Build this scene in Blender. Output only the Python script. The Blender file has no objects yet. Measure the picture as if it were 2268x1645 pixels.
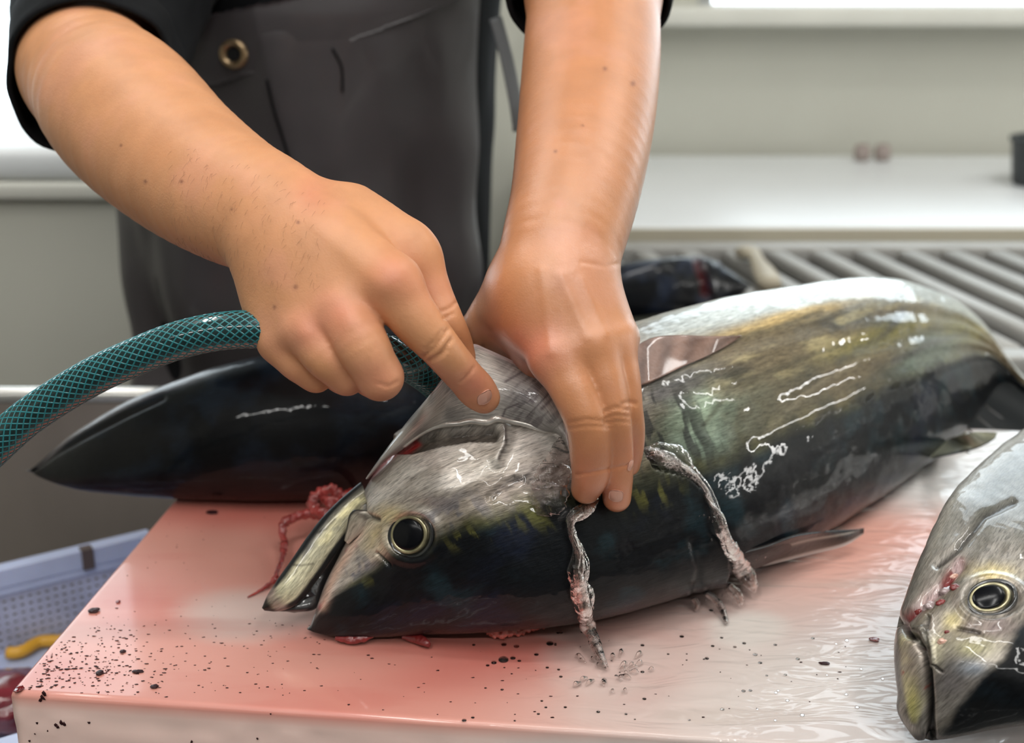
import bpy, bmesh, math, random
import numpy as np
from mathutils import Vector, Matrix

random.seed(7)
RNG = np.random.default_rng(11)
sc = bpy.context.scene
COL = sc.collection

# ------------------------------------------------------------------ camera
W, H = 2268.0, 1645.0
F = 2900.0                      # focal length in pixels of the 2268 px wide frame
PITCH = math.radians(19.0)
K = 0.84                        # metres per design unit
CAM = np.array([0.0, 0.0, 0.5 * K])
FWD = np.array([0.0, math.cos(PITCH), -math.sin(PITCH)])
UPV = np.array([0.0, math.sin(PITCH), math.cos(PITCH)])
RGT = np.array([1.0, 0.0, 0.0])

cd = bpy.data.cameras.new('camera')
cam = bpy.data.objects.new('camera', cd)
COL.objects.link(cam)
cam.location = CAM
cam.rotation_euler = (math.pi / 2 - PITCH, 0, 0)
cd.sensor_fit = 'HORIZONTAL'
cd.sensor_width = 36.0
cd.lens = F / W * 36.0
cd.clip_start = 0.02
cd.dof.use_dof = True
cd.dof.focus_distance = 0.885 * K
cd.dof.aperture_fstop = 5.8
sc.camera = cam

# ------------------------------------------------------------------ world, lights, exposure
sc.view_settings.view_transform = 'Standard'
sc.view_settings.look = 'None'
sc.view_settings.gamma = 1.0
sc.view_settings.use_curve_mapping = False
sc.view_settings.exposure = 0.0
sc.cycles.max_bounces = 7
sc.cycles.transparent_max_bounces = 12
sc.cycles.caustics_reflective = False
sc.cycles.caustics_refractive = False
sc.cycles.use_denoising = True

wd = bpy.data.worlds.new('overcast_daylight')
sc.world = wd
wd.use_nodes = True
bg = wd.node_tree.nodes['Background']
bg.inputs['Color'].default_value = (0.86, 0.94, 1.0, 1)
bg.inputs['Strength'].default_value = 4.2


def area_light(name, loc, target, sx, sy, power, color=(1, 1, 1)):
    ld = bpy.data.lights.new(name, 'AREA')
    ld.shape = 'RECTANGLE'
    ld.size, ld.size_y = sx, sy
    ld.energy = power
    ld.color = color
    o = bpy.data.objects.new(name, ld)
    COL.objects.link(o)
    o.location = loc
    d = Vector(target) - Vector(loc)
    o.rotation_euler = d.to_track_quat('-Z', 'Y').to_euler()
    return o


# fluorescent battens under the ceiling (their housings are built with the ceiling)
# x, y, runs along, watts, where it hangs
TUBES = [(-1.02, 1.35, 'y', 9, 'above the left cabinet'), (0.05, 0.50, 'x', 9, 'above the cutting board'), (1.18, 1.35, 'y', 11, 'above the metal rack'),
         (-0.50, -0.35, 'y', 13, 'running away from the camera, left one'), (0.62, -0.35, 'y', 13, 'running away from the camera, right one'),
         (-1.25, -1.50, 'x', 13, 'behind the camera, left one'), (0.05, -1.50, 'x', 13, 'behind the camera, middle one'), (1.35, -1.50, 'x', 13, 'behind the camera, right one'),
         (2.25, 1.32, 'x', 8, 'near the right wall')]
TUBE_Z = 1.86
for (tx, ty, along, watts, where) in TUBES:
    lo_ = area_light('tube_light', (tx, ty, TUBE_Z), (tx, ty, 0), 1.15, 0.09, watts, (1.0, 0.985, 0.95))
    lo_.rotation_euler = (0, 0, 0 if along == 'x' else math.pi / 2)

# added tube on the right wall, gives the bright streak along the tuna's flank
wl_ = area_light('added_wall_tube', (2.865, 1.22, 0.46), (0, 1.22, 0.46), 0.05, 1.70, 9.0, (1.0, 0.985, 0.95))
wl_.rotation_euler = (0, math.pi / 2, 0)

# ------------------------------------------------------------------ helpers: projection
def P(u, v, d):
    """point of the room seen at photo pixel (u, v), at axial depth d (design units)"""
    u = np.asarray(u, float); v = np.asarray(v, float); d = np.asarray(d, float) * K
    x = (u - W / 2) / F; y = -(v - H / 2) / F
    return CAM + d[..., None] * (FWD + x[..., None] * RGT + y[..., None] * UPV)


def PZ(u, v, z):
    """point at pixel (u, v) on the horizontal plane of height z (metres)"""
    x = (u - W / 2) / F; y = -(v - H / 2) / F
    r = FWD + x * RGT + y * UPV
    return CAM + r * ((z - CAM[2]) / r[2])


def PY(u, v, yy):
    x = (u - W / 2) / F; y = -(v - H / 2) / F
    r = FWD + x * RGT + y * UPV
    return CAM + r * (yy / r[1])


def proj(p):
    q = np.asarray(p, float) - CAM
    d = q @ FWD
    return W / 2 + F * (q @ RGT) / d, H / 2 - F * (q @ UPV) / d, d / K


def srgb(c):
    c = np.asarray(c, float) / 255.0
    return np.where(c <= 0.04045, c / 12.92, ((c + 0.055) / 1.055) ** 2.4)


# ------------------------------------------------------------------ helpers: numpy noise and curves
def _hash(ix, iy, iz, seed):
    n = (ix * 374761393 + iy * 668265263 + iz * 2147483647 + seed * 1274126177) & 0xFFFFFFFF
    n = ((n ^ (n >> 13)) * 1274126177) & 0xFFFFFFFF
    n = (n ^ (n >> 16)) & 0xFFFFFFFF
    return n / 4294967295.0


def vnoise(p, seed=0):
    p = np.asarray(p, float)
    i = np.floor(p).astype(np.int64)
    f = p - i
    f = f * f * (3 - 2 * f)
    r = 0
    for dx in (0, 1):
        wx = f[..., 0] if dx else 1 - f[..., 0]
        for dy in (0, 1):
            wy = f[..., 1] if dy else 1 - f[..., 1]
            for dz in (0, 1):
                wz = f[..., 2] if dz else 1 - f[..., 2]
                r = r + wx * wy * wz * _hash(i[..., 0] + dx, i[..., 1] + dy, i[..., 2] + dz, seed)
    return r


def fbm(p, octaves=4, seed=0, gain=0.5):
    p = np.asarray(p, float)
    a, s, t = 1.0, 0.0, 0.0
    for o in range(octaves):
        s = s + a * vnoise(p * (2 ** o) + 17.3 * o, seed + o)
        t += a
        a *= gain
    return s / t


def P3(x, y, z=0.0):
    x = np.asarray(x, float)
    return np.stack([x, np.broadcast_to(y, x.shape), np.broadcast_to(z, x.shape)], -1)


def smooth(a, b, x):
    t = np.clip((x - a) / (b - a + 1e-12), 0, 1)
    return t * t * (3 - 2 * t)


def spline(pts, n):
    """Catmull-Rom through pts (m, k), n samples, centripetal-ish by chord length of first 2 columns"""
    pts = np.asarray(pts, float)
    d = np.linalg.norm(np.diff(pts[:, :2], axis=0), axis=1) + 1e-9
    t = np.concatenate([[0], np.cumsum(d)])
    return hermite(t, pts, np.linspace(0, t[-1], n)), t


def hermite(t, y, x):
    t = np.asarray(t, float); y = np.asarray(y, float)
    if y.ndim == 1:
        return hermite(t, y[:, None], x)[:, 0]
    h = np.diff(t)
    s = np.diff(y, axis=0) / h[:, None]
    m = np.zeros_like(y)
    m[0], m[-1] = s[0], s[-1]
    m[1:-1] = (s[:-1] * h[1:, None] + s[1:] * h[:-1, None]) / (h[1:] + h[:-1])[:, None]
    i = np.clip(np.searchsorted(t, x, side='right') - 1, 0, len(h) - 1)
    u = ((x - t[i]) / h[i])[:, None]
    hh = h[i][:, None]
    return ((1 + 2 * u) * (1 - u) ** 2 * y[i] + u * (1 - u) ** 2 * hh * m[i]
            + u * u * (3 - 2 * u) * y[i + 1] + u * u * (u - 1) * hh * m[i + 1])


def dpoly(u, v, pts, closed=False):
    """distance from points to polyline, and signed side for the nearest segment"""
    pts = list(pts) + ([pts[0]] if closed else [])
    best = np.full(np.shape(u), 1e9)
    for (x0, y0), (x1, y1) in zip(pts[:-1], pts[1:]):
        dx, dy = x1 - x0, y1 - y0
        L = dx * dx + dy * dy + 1e-9
        t = np.clip(((u - x0) * dx + (v - y0) * dy) / L, 0, 1)
        d = np.hypot(u - x0 - t * dx, v - y0 - t * dy)
        best = np.minimum(best, d)
    return best


def inpoly(u, v, pts):
    ins = np.zeros(np.shape(u), bool)
    n = len(pts)
    for a in range(n):
        x0, y0 = pts[a]; x1, y1 = pts[(a + 1) % n]
        c = ((y0 > v) != (y1 > v)) & (u < (x1 - x0) * (v - y0) / (y1 - y0 + 1e-12) + x0)
        ins ^= c
    return ins


def softpoly(u, v, pts, edge):
    d = dpoly(u, v, pts, True)
    s = np.where(inpoly(u, v, pts), d, -d)
    return smooth(-edge, edge, s)


def lerp(a, b, t):
    t = np.asarray(t, float)
    if t.ndim and np.ndim(a) > t.ndim - 0 and np.shape(a)[-1] == 3:
        t = t[..., None]
    elif t.ndim:
        t = t[..., None]
    return a * (1 - t) + b * t


# ------------------------------------------------------------------ helpers: objects
WLOC = {}


def empty(name, label, cat, loc=(0, 0, 0), group=None):
    o = bpy.data.objects.new(name, None)
    o.empty_display_size = 0.05
    COL.objects.link(o)
    o.location = Vector([float(c) for c in loc])
    WLOC[o.name] = np.array([float(c) for c in loc])
    tag(o, label, cat, group)
    return o


def tag(o, label=None, cat=None, group=None, kind=None):
    if label: o['label'] = label
    if cat: o['category'] = cat
    if group: o['group'] = group
    if kind: o['kind'] = kind
    return o


def mesh(name, verts, faces, mat, parent=None, col=None, uv=None, flat=False):
    """one mesh object; verts (n,3) world metres; faces: (m,4)/(m,3) array or list of arrays"""
    verts = np.asarray(verts, float).reshape(-1, 3)
    if parent is not None:
        off = WLOC.get(parent.name, np.zeros(3))
    else:
        off = np.zeros(3)
    me = bpy.data.meshes.new(name)
    fl = faces if isinstance(faces, list) and len(faces) and isinstance(faces[0], np.ndarray) else None
    if fl is None and isinstance(faces, np.ndarray):
        fl = [faces]
    if fl is None:
        me.from_pydata((verts - off).tolist(), [], [list(map(int, f)) for f in faces])
    else:
        tot = np.concatenate([np.full(len(f), f.shape[1]) for f in fl])
        loops = np.concatenate([f.ravel() for f in fl]).astype(np.int32)
        me.vertices.add(len(verts))
        me.vertices.foreach_set('co', (verts - off).astype(np.float32).ravel())
        me.loops.add(len(loops))
        me.loops.foreach_set('vertex_index', loops)
        me.polygons.add(len(tot))
        st = np.concatenate([[0], np.cumsum(tot)[:-1]]).astype(np.int32)
        me.polygons.foreach_set('loop_start', st)
        me.update(calc_edges=True)
        me.validate()
    if not flat:
        me.polygons.foreach_set('use_smooth', np.ones(len(me.polygons), bool))
    if col is not None:
        a = me.attributes.new('Col', 'FLOAT_COLOR', 'POINT')
        c = np.ones((len(verts), 4), np.float32)
        col = np.asarray(col, float)
        c[:, :col.shape[1]] = col
        a.data.foreach_set('color', c.ravel())
    if uv is not None:
        a = me.attributes.new('suv', 'FLOAT_VECTOR', 'POINT')
        a.data.foreach_set('vector', np.asarray(uv, np.float32).ravel())
    if mat is not None:
        me.materials.append(mat)
    o = bpy.data.objects.new(name, me)
    COL.objects.link(o)
    if parent is not None:
        o.parent = parent
        WLOC[o.name] = off
    else:
        WLOC[o.name] = np.zeros(3)
    return o


def grid_faces(n, m, wrap=False, flip=False):
    i = np.arange(n - 1)[:, None]
    j = np.arange(m if wrap else m - 1)[None, :]
    j2 = (j + 1) % m
    f = np.stack([i * m + j, i * m + j2, (i + 1) * m + j2, (i + 1) * m + j], -1).reshape(-1, 4)
    return f[:, ::-1] if flip else f


def boxmesh(lo, hi, bev=0.0, seg=2):
    bm = bmesh.new()
    bmesh.ops.create_cube(bm, size=1)
    lo = np.array(lo, float); hi = np.array(hi, float)
    for v in bm.verts:
        v.co = Vector((lo + hi) / 2 + (hi - lo) * np.array(v.co))
    if bev > 0:
        bmesh.ops.bevel(bm, geom=list(bm.edges), offset=bev, segments=seg, affect='EDGES', profile=0.5)
    vs = np.array([v.co[:] for v in bm.verts])
    fs = [[v.index for v in f.verts] for f in bm.faces]
    bm.free()
    return vs, fs


def box(name, lo, hi, mat, parent=None, bev=0.0, rot=None, piv=None, seg=2):
    vs, fs = boxmesh(lo, hi, bev, seg)
    if rot is not None:
        c, s = math.cos(rot), math.sin(rot)
        pv = np.array(piv if piv is not None else (0, 0, 0), float)
        q = vs - pv
        vs = pv + np.stack([q[:, 0] * c - q[:, 1] * s, q[:, 0] * s + q[:, 1] * c, q[:, 2]], -1)
    return mesh(name, vs, fs, mat, parent, flat=(bev == 0))


def merge(parts):
    """join (verts, quad/tri face list) pairs"""
    V, Fc, n = [], [], 0
    for v, f in parts:
        V.append(np.asarray(v, float).reshape(-1, 3))
        Fc += [[int(i) + n for i in ff] for ff in f]
        n += len(V[-1])
    return np.concatenate(V), Fc


def tube(path, rad, nr=16, flat=1.0, up=None, cap=True, twist=None):
    """tube around world path (n,3) with radii (n,), flattened across 'up'"""
    path = np.asarray(path, float)
    n = len(path)
    rad = np.broadcast_to(np.asarray(rad, float), (n,))
    T = np.gradient(path, axis=0)
    T /= np.linalg.norm(T, axis=1, keepdims=True) + 1e-12
    u = np.array([0, 0, 1.0]) if up is None else np.asarray(up, float)
    if u.ndim == 1:
        u = np.broadcast_to(u, (n, 3))
    A = np.cross(T, u)
    bad = np.linalg.norm(A, axis=1) < 1e-4
    A[bad] = np.cross(T[bad], [1.0, 0, 0])
    A /= np.linalg.norm(A, axis=1, keepdims=True)
    B = np.cross(A, T)
    th = np.linspace(0, 2 * math.pi, nr, endpoint=False)
    if twist is not None:
        th = th[None, :] + np.asarray(twist)[:, None]
    else:
        th = np.broadcast_to(th, (n, nr))
    V = path[:, None] + rad[:, None, None] * (np.cos(th)[..., None] * A[:, None] + flat * np.sin(th)[..., None] * B[:, None])
    Fs = [grid_faces(n, nr, True)]
    V = V.reshape(-1, 3)
    if cap:
        V = np.concatenate([V, path[:1], path[-1:]])
        j = np.arange(nr); j2 = (j + 1) % nr
        Fs.append(np.stack([np.full(nr, n * nr), j2, j], -1))
        Fs.append(np.stack([np.full(nr, n * nr + 1), (n - 1) * nr + j, (n - 1) * nr + j2], -1))
    return V, Fs


def lathe(prof, loc, n=24):
    th = np.linspace(0, 2 * math.pi, n, endpoint=False)
    V = np.concatenate([np.stack([loc[0] + r * np.cos(th), loc[1] + r * np.sin(th), np.full(n, loc[2] + z)], -1) for r, z in prof])
    return V, [grid_faces(len(prof), n, True)]


# ------------------------------------------------------------------ materials
def new_mat(name):
    m = bpy.data.materials.new(name)
    m.use_nodes = True
    nt = m.node_tree
    b = nt.nodes['Principled BSDF']
    return m, nt, b


def nd(nt, typ, **kw):
    n = nt.nodes.new(typ)
    for k, v in kw.items():
        if k in n.inputs:
            n.inputs[k].default_value = v
        else:
            setattr(n, k, v)
    return n


def simple(name, color, rough=0.5, metal=0.0, coat=0.0, noise=0.0, nscale=30.0, bump=0.0, bscale=200.0, sss=0.0, spec=0.5, stretch=None):
    m, nt, b = new_mat(name)
    c = srgb(color)
    b.inputs['Roughness'].default_value = rough
    b.inputs['Metallic'].default_value = metal
    b.inputs['Coat Weight'].default_value = coat
    b.inputs['Coat Roughness'].default_value = 0.06
    b.inputs['Specular IOR Level'].default_value = spec
    tc = nd(nt, 'ShaderNodeTexCoord')
    src = tc.outputs['Object']
    if stretch:
        mp = nd(nt, 'ShaderNodeMapping')
        mp.inputs['Scale'].default_value = stretch
        nt.links.new(src, mp.inputs[0])
        src = mp.outputs[0]
    if noise > 0:
        n = nd(nt, 'ShaderNodeTexNoise', Scale=nscale, Detail=6.0)
        nt.links.new(src, n.inputs['Vector'])
        r = nd(nt, 'ShaderNodeMapRange')
        r.inputs['From Min'].default_value = 0.25; r.inputs['From Max'].default_value = 0.75
        r.inputs['To Min'].default_value = 1 - noise; r.inputs['To Max'].default_value = 1 + noise
        nt.links.new(n.outputs[0], r.inputs[0])
        mx = nd(nt, 'ShaderNodeVectorMath', operation='SCALE')
        mx.inputs[0].default_value = c
        nt.links.new(r.outputs[0], mx.inputs['Scale'])
        nt.links.new(mx.outputs[0], b.inputs['Base Color'])
    else:
        b.inputs['Base Color'].default_value = (*c, 1)
    if bump > 0:
        n2 = nd(nt, 'ShaderNodeTexNoise', Scale=bscale, Detail=4.0)
        nt.links.new(src, n2.inputs['Vector'])
        bp = nd(nt, 'ShaderNodeBump', Strength=bump, Distance=0.002)
        nt.links.new(n2.outputs[0], bp.inputs['Height'])
        nt.links.new(bp.outputs[0], b.inputs['Normal'])
    if sss > 0:
        b.inputs['Subsurface Weight'].default_value = sss
        b.inputs['Subsurface Radius'].default_value = (0.012, 0.006, 0.003)
        b.inputs['Subsurface Scale'].default_value = 1.0
    return m


def water_mat(name, tint=(0.96, 0.93, 0.92), bump=0.0, bscale=120.0, frac=0.35):
    """clear running water: lets light through, bends part of it, glints by Fresnel"""
    m, nt, b = new_mat(name)
    nt.nodes.remove(b)
    out = nt.nodes['Material Output']
    tr = nd(nt, 'ShaderNodeBsdfTransparent'); tr.inputs[0].default_value = (*tint, 1)
    rf = nd(nt, 'ShaderNodeBsdfRefraction', IOR=1.33, Roughness=0.02); rf.inputs[0].default_value = (*tint, 1)
    gl = nd(nt, 'ShaderNodeBsdfGlossy', Roughness=0.03)
    fr = nd(nt, 'ShaderNodeFresnel', IOR=1.33)
    m1 = nd(nt, 'ShaderNodeMixShader'); m1.inputs[0].default_value = frac
    m2 = nd(nt, 'ShaderNodeMixShader')
    L = nt.links.new
    L(tr.outputs[0], m1.inputs[1]); L(rf.outputs[0], m1.inputs[2])
    L(fr.outputs[0], m2.inputs[0]); L(m1.outputs[0], m2.inputs[1]); L(gl.outputs[0], m2.inputs[2])
    L(m2.outputs[0], out.inputs['Surface'])
    if bump > 0:
        tc = nd(nt, 'ShaderNodeTexCoord')
        n = nd(nt, 'ShaderNodeTexNoise', Scale=bscale, Detail=3.0)
        L(tc.outputs['Object'], n.inputs['Vector'])
        bp = nd(nt, 'ShaderNodeBump', Strength=bump, Distance=0.002)
        L(n.outputs[0], bp.inputs['Height'])
        for s in (rf, gl, fr):
            L(bp.outputs[0], s.inputs['Normal'])
    return m


def skin_mat(name, wet):
    m, nt, b = new_mat(name)
    L = nt.links.new
    at = nd(nt, 'ShaderNodeAttribute', attribute_name='Col')
    tc = nd(nt, 'ShaderNodeTexCoord')
    n = nd(nt, 'ShaderNodeTexNoise', Scale=55.0, Detail=8.0)
    n2 = nd(nt, 'ShaderNodeTexVoronoi', Scale=900.0)
    n3 = nd(nt, 'ShaderNodeTexNoise', Scale=420.0, Detail=3.0)
    for k in (n, n2, n3):
        L(tc.outputs['Object'], k.inputs['Vector'])
    r = nd(nt, 'ShaderNodeMapRange')
    r.inputs['From Min'].default_value = 0.3; r.inputs['From Max'].default_value = 0.7
    r.inputs['To Min'].default_value = 0.93; r.inputs['To Max'].default_value = 1.06
    L(n.outputs[0], r.inputs[0])
    mx = nd(nt, 'ShaderNodeVectorMath', operation='SCALE')
    L(at.outputs['Color'], mx.inputs[0]); L(r.outputs[0], mx.inputs['Scale'])
    L(mx.outputs[0], b.inputs['Base Color'])
    # alpha carries how wet the skin is
    b.inputs['Subsurface Weight'].default_value = 0.12
    b.inputs['Subsurface Radius'].default_value = (0.010, 0.004, 0.002)
    b.inputs['Subsurface Scale'].default_value = 0.6
    rr = nd(nt, 'ShaderNodeMapRange')
    rr.inputs['To Min'].default_value = 0.52; rr.inputs['To Max'].default_value = 0.40
    L(at.outputs['Alpha'], rr.inputs[0]); L(rr.outputs[0], b.inputs['Roughness'])
    L(at.outputs['Alpha'], b.inputs['Coat Weight'])
    b.inputs['Coat Roughness'].default_value = 0.11
    b.inputs['Coat IOR'].default_value = 1.42
    bp = nd(nt, 'ShaderNodeBump', Strength=0.12, Distance=0.0004)
    L(n2.outputs['Distance'], bp.inputs['Height'])
    bp2 = nd(nt, 'ShaderNodeBump', Strength=0.16, Distance=0.0008)
    L(n3.outputs[0], bp2.inputs['Height']); L(bp.outputs[0], bp2.inputs['Normal'])
    L(bp2.outputs[0], b.inputs['Normal'])
    n5 = nd(nt, 'ShaderNodeTexNoise', Scale=520.0, Detail=5.0, Roughness=0.7)
    L(tc.outputs['Object'], n5.inputs['Vector'])
    bp4 = nd(nt, 'ShaderNodeBump', Strength=0.30, Distance=0.0010)
    L(n5.outputs[0], bp4.inputs['Height']); L(bp4.outputs[0], b.inputs['Coat Normal'])
    return m


def fish_mat(name, bump=0.35, rough=0.30):
    m, nt, b = new_mat(name)
    L = nt.links.new
    at = nd(nt, 'ShaderNodeAttribute', attribute_name='Col')
    su = nd(nt, 'ShaderNodeAttribute', attribute_name='suv')
    mp = nd(nt, 'ShaderNodeMapping'); mp.inputs['Scale'].default_value = (1.0, 5.0, 1.0)
    L(su.outputs['Vector'], mp.inputs[0])
    n = nd(nt, 'ShaderNodeTexNoise', Scale=90.0, Detail=7.0, Roughness=0.65)
    L(mp.outputs[0], n.inputs['Vector'])
    n2 = nd(nt, 'ShaderNodeTexNoise', Scale=420.0, Detail=4.0)
    L(su.outputs['Vector'], n2.inputs['Vector'])
    r = nd(nt, 'ShaderNodeMapRange')
    r.inputs['From Min'].default_value = 0.25; r.inputs['From Max'].default_value = 0.75
    r.inputs['To Min'].default_value = 0.5; r.inputs['To Max'].default_value = 1.5
    L(n.outputs[0], r.inputs[0])
    mx = nd(nt, 'ShaderNodeVectorMath', operation='SCALE')
    # fine scratches and scale rows
    mp2 = nd(nt, 'ShaderNodeMapping'); mp2.inputs['Scale'].default_value = (1.0, 9.0, 1.0); mp2.inputs['Rotation'].default_value = (0, 0, 0.5)
    L(su.outputs['Vector'], mp2.inputs[0])
    n6 = nd(nt, 'ShaderNodeTexNoise', Scale=150.0, Detail=3.0, Distortion=0.6)
    L(mp2.outputs[0], n6.inputs['Vector'])
    r6 = nd(nt, 'ShaderNodeMapRange')
    r6.inputs['From Min'].default_value = 0.36; r6.inputs['From Max'].default_value = 0.50
    r6.inputs['To Min'].default_value = 0.62; r6.inputs['To Max'].default_value = 1.0
    L(n6.outputs[0], r6.inputs[0])
    ml = nd(nt, 'ShaderNodeMath', operation='MULTIPLY'); L(r.outputs[0], ml.inputs[0]); L(r6.outputs[0], ml.inputs[1])
    L(at.outputs['Color'], mx.inputs[0]); L(ml.outputs[0], mx.inputs['Scale'])
    L(mx.outputs[0], b.inputs['Base Color'])
    L(at.outputs['Alpha'], b.inputs['Metallic'])
    r2 = nd(nt, 'ShaderNodeMapRange')
    r2.inputs['To Min'].default_value = rough - 0.08; r2.inputs['To Max'].default_value = rough + 0.2
    L(n2.outputs[0], r2.inputs[0]); L(r2.outputs[0], b.inputs['Roughness'])
    b.inputs['Specular IOR Level'].default_value = 0.12
    cwt = nd(nt, 'ShaderNodeMapRange')
    cwt.inputs['From Max'].default_value = 0.3; cwt.inputs['To Min'].default_value = 0.6; cwt.inputs['To Max'].default_value = 1.0
    L(at.outputs['Alpha'], cwt.inputs[0]); L(cwt.outputs[0], b.inputs['Coat Weight'])
    b.inputs['Coat Roughness'].default_value = 0.035
    b.inputs['Coat IOR'].default_value = 1.31
    bp = nd(nt, 'ShaderNodeBump', Strength=bump, Distance=0.0012)
    L(n.outputs[0], bp.inputs['Height'])
    L(bp.outputs[0], b.inputs['Normal'])
    # the wet film smooths the scales over: broad gentle waves only
    n4 = nd(nt, 'ShaderNodeTexNoise', Scale=70.0, Detail=3.0)
    L(su.outputs['Vector'], n4.inputs['Vector'])
    bp3 = nd(nt, 'ShaderNodeBump', Strength=0.14, Distance=0.0014)
    L(n4.outputs[0], bp3.inputs['Height'])
    L(bp3.outputs[0], b.inputs['Coat Normal'])
    return m


def attr_mat(name, rough=0.4, coat=0.0, metal=0.0, bump=0.0, bscale=150.0, sss=0.0, transl=0.0):
    m, nt, b = new_mat(name)
    L = nt.links.new
    at = nd(nt, 'ShaderNodeAttribute', attribute_name='Col')
    L(at.outputs['Color'], b.inputs['Base Color'])
    b.inputs['Roughness'].default_value = rough
    b.inputs['Coat Weight'].default_value = coat
    b.inputs['Coat Roughness'].default_value = 0.05
    b.inputs['Metallic'].default_value = metal
    if sss:
        b.inputs['Subsurface Weight'].default_value = sss
        b.inputs['Subsurface Radius'].default_value = (0.01, 0.005, 0.004)
        b.inputs['Subsurface Scale'].default_value = 0.6
    if bump:
        tc = nd(nt, 'ShaderNodeTexCoord')
        n = nd(nt, 'ShaderNodeTexNoise', Scale=bscale, Detail=5.0)
        L(tc.outputs['Object'], n.inputs['Vector'])
        bp = nd(nt, 'ShaderNodeBump', Strength=bump, Distance=0.002)
        L(n.outputs[0], bp.inputs['Height'])
        L(bp.outputs[0], b.inputs['Normal'])
    return m
# ================================================================== THE SETTING
M_WALL = simple('painted_panel', (198, 197, 186), 0.45, noise=0.03, nscale=4)
M_WHITE = simple('white_laminate', (238, 241, 243), 0.35, noise=0.02, nscale=6)
M_SILL = simple('sill_paint', (226, 225, 216), 0.5, noise=0.04, nscale=12)
M_CEIL = simple('ceiling_white', (232, 232, 228), 0.7)
M_FLOOR = simple('wet_concrete', (84, 86, 86), 0.35, noise=0.15, nscale=5, coat=0.4)
M_STEEL = simple('brushed_steel', (146, 136, 128), 0.45, metal=0.35, noise=0.16, nscale=9, stretch=(1, 1, 0.25))
M_STEELB = simple('bright_steel', (205, 203, 198), 0.25, metal=0.7)
M_ALU = simple('aluminium_frame', (190, 192, 192), 0.4, metal=0.6)
M_GLASS = water_mat('window_glass', (0.98, 1.0, 1.0), frac=0.0)

def struct(o):
    o['kind'] = 'structure'
    return o

YB = 3.0 * K            # back wall
ZF, ZC = -0.88, 1.95    # floor and ceiling
struct(box('floor', (-2.6, -2.4, ZF - 0.05), (3.0, YB + 0.1, ZF), M_FLOOR))
struct(box('ceiling', (-2.6, -2.4, ZC), (3.0, YB + 0.1, ZC + 0.05), M_CEIL))
struct(box('wall_left', (-2.6, -2.4, ZF), (-2.5, YB, ZC), M_WALL))
struct(box('wall_right', (2.9, -2.4, ZF), (3.0, YB, ZC), M_WALL))
wl = empty('added_wall_light', 'added fluorescent batten on the right wall, unseen, for a streak on the fish', 'lamp', (2.89, 1.22, 0.46))  # holder of the added streak lamp
box('housing', (2.872, 0.35, 0.42), (2.8995, 2.09, 0.50), simple('batten_body', (240, 240, 236), 0.5), wl, bev=0.005)
# wall behind the photographer
zs = 0.300
struct(box('wall_front', (-2.6, -2.4, ZF), (3.0, -2.3, ZC), simple('pale_shutter', (120, 120, 118), 0.5)))
# back wall: opening of the long window on the right, of the low window on the left
wx0 = float(PY(1546, 0, YB)[0])
v, f = merge([
    boxmesh((-0.80, YB, ZF), (3.0, YB + 0.08, 0.243)),
    boxmesh((-2.6, YB, ZF), (-0.80, YB + 0.08, -0.02)),
    boxmesh((-0.80, YB, 0.243), (wx0, YB + 0.08, ZC)),
    boxmesh((wx0, YB, 1.45), (3.0, YB + 0.08, ZC)),
    boxmesh((-2.6, YB, 1.45), (-0.80, YB + 0.08, ZC)),
    boxmesh((-2.6, YB, -0.02), (-2.1, YB + 0.08, 1.45)),
    boxmesh((2.6, YB, 0.243), (3.0, YB + 0.08, 1.45))])
struct(mesh('wall_back', v, f, M_WALL, flat=True))


def window(name, x0, x1, z0, z1, n):
    y0, y1, fr = YB + 0.01, YB + 0.06, 0.028
    w = []
    w += [boxmesh((x0, y0, z0), (x1, y1, z0 + fr)), boxmesh((x0, y0, z1 - fr), (x1, y1, z1)),
          boxmesh((x0, y0, z0 + fr), (x0 + fr, y1, z1 - fr)), boxmesh((x1 - fr, y0, z0 + fr), (x1, y1, z1 - fr))]
    v, f = merge(w)
    o = struct(mesh(name, v, f, M_ALU, flat=True))
    for i in range(n):
        a = x0 + fr + (x1 - x0 - 2 * fr) * i / n
        b = x0 + fr + (x1 - x0 - 2 * fr) * (i + 1) / n
        if i:
            box('mullion', (a - 0.012, y0, z0 + fr), (a + 0.012, y1, z1 - fr), M_ALU, o)
        box('pane', (a + 0.013, y0 + 0.02, z0 + fr), (b - 0.013, y0 + 0.026, z1 - fr), M_GLASS, o)
    return o


window('window_1', wx0, 2.6, 0.243, 1.45, 2)
window('window_2', -2.1, -0.80, -0.02, 1.45, 1)
# sill ledge under the long window
struct(box('trim_1', (0.05, YB - 0.085, 0.238), (2.88, YB + 0.002, 0.2735), M_SILL, bev=0.008))

# ceiling battens that hold the tubes
M_TUBE = simple('batten_white', (240, 240, 236), 0.5)
for (tx, ty, along, watts, where) in TUBES:
    e = empty('ceiling_light', 'white fluorescent batten on the ceiling ' + where, 'lamp', (tx, ty, TUBE_Z), 'ceiling battens')
    hx, hy = (0.60, 0.06) if along == 'x' else (0.06, 0.60)
    box('housing', (tx - hx, ty - hy, TUBE_Z + 0.012), (tx + hx, ty + hy, ZC), M_TUBE, e, bev=0.006)

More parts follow.
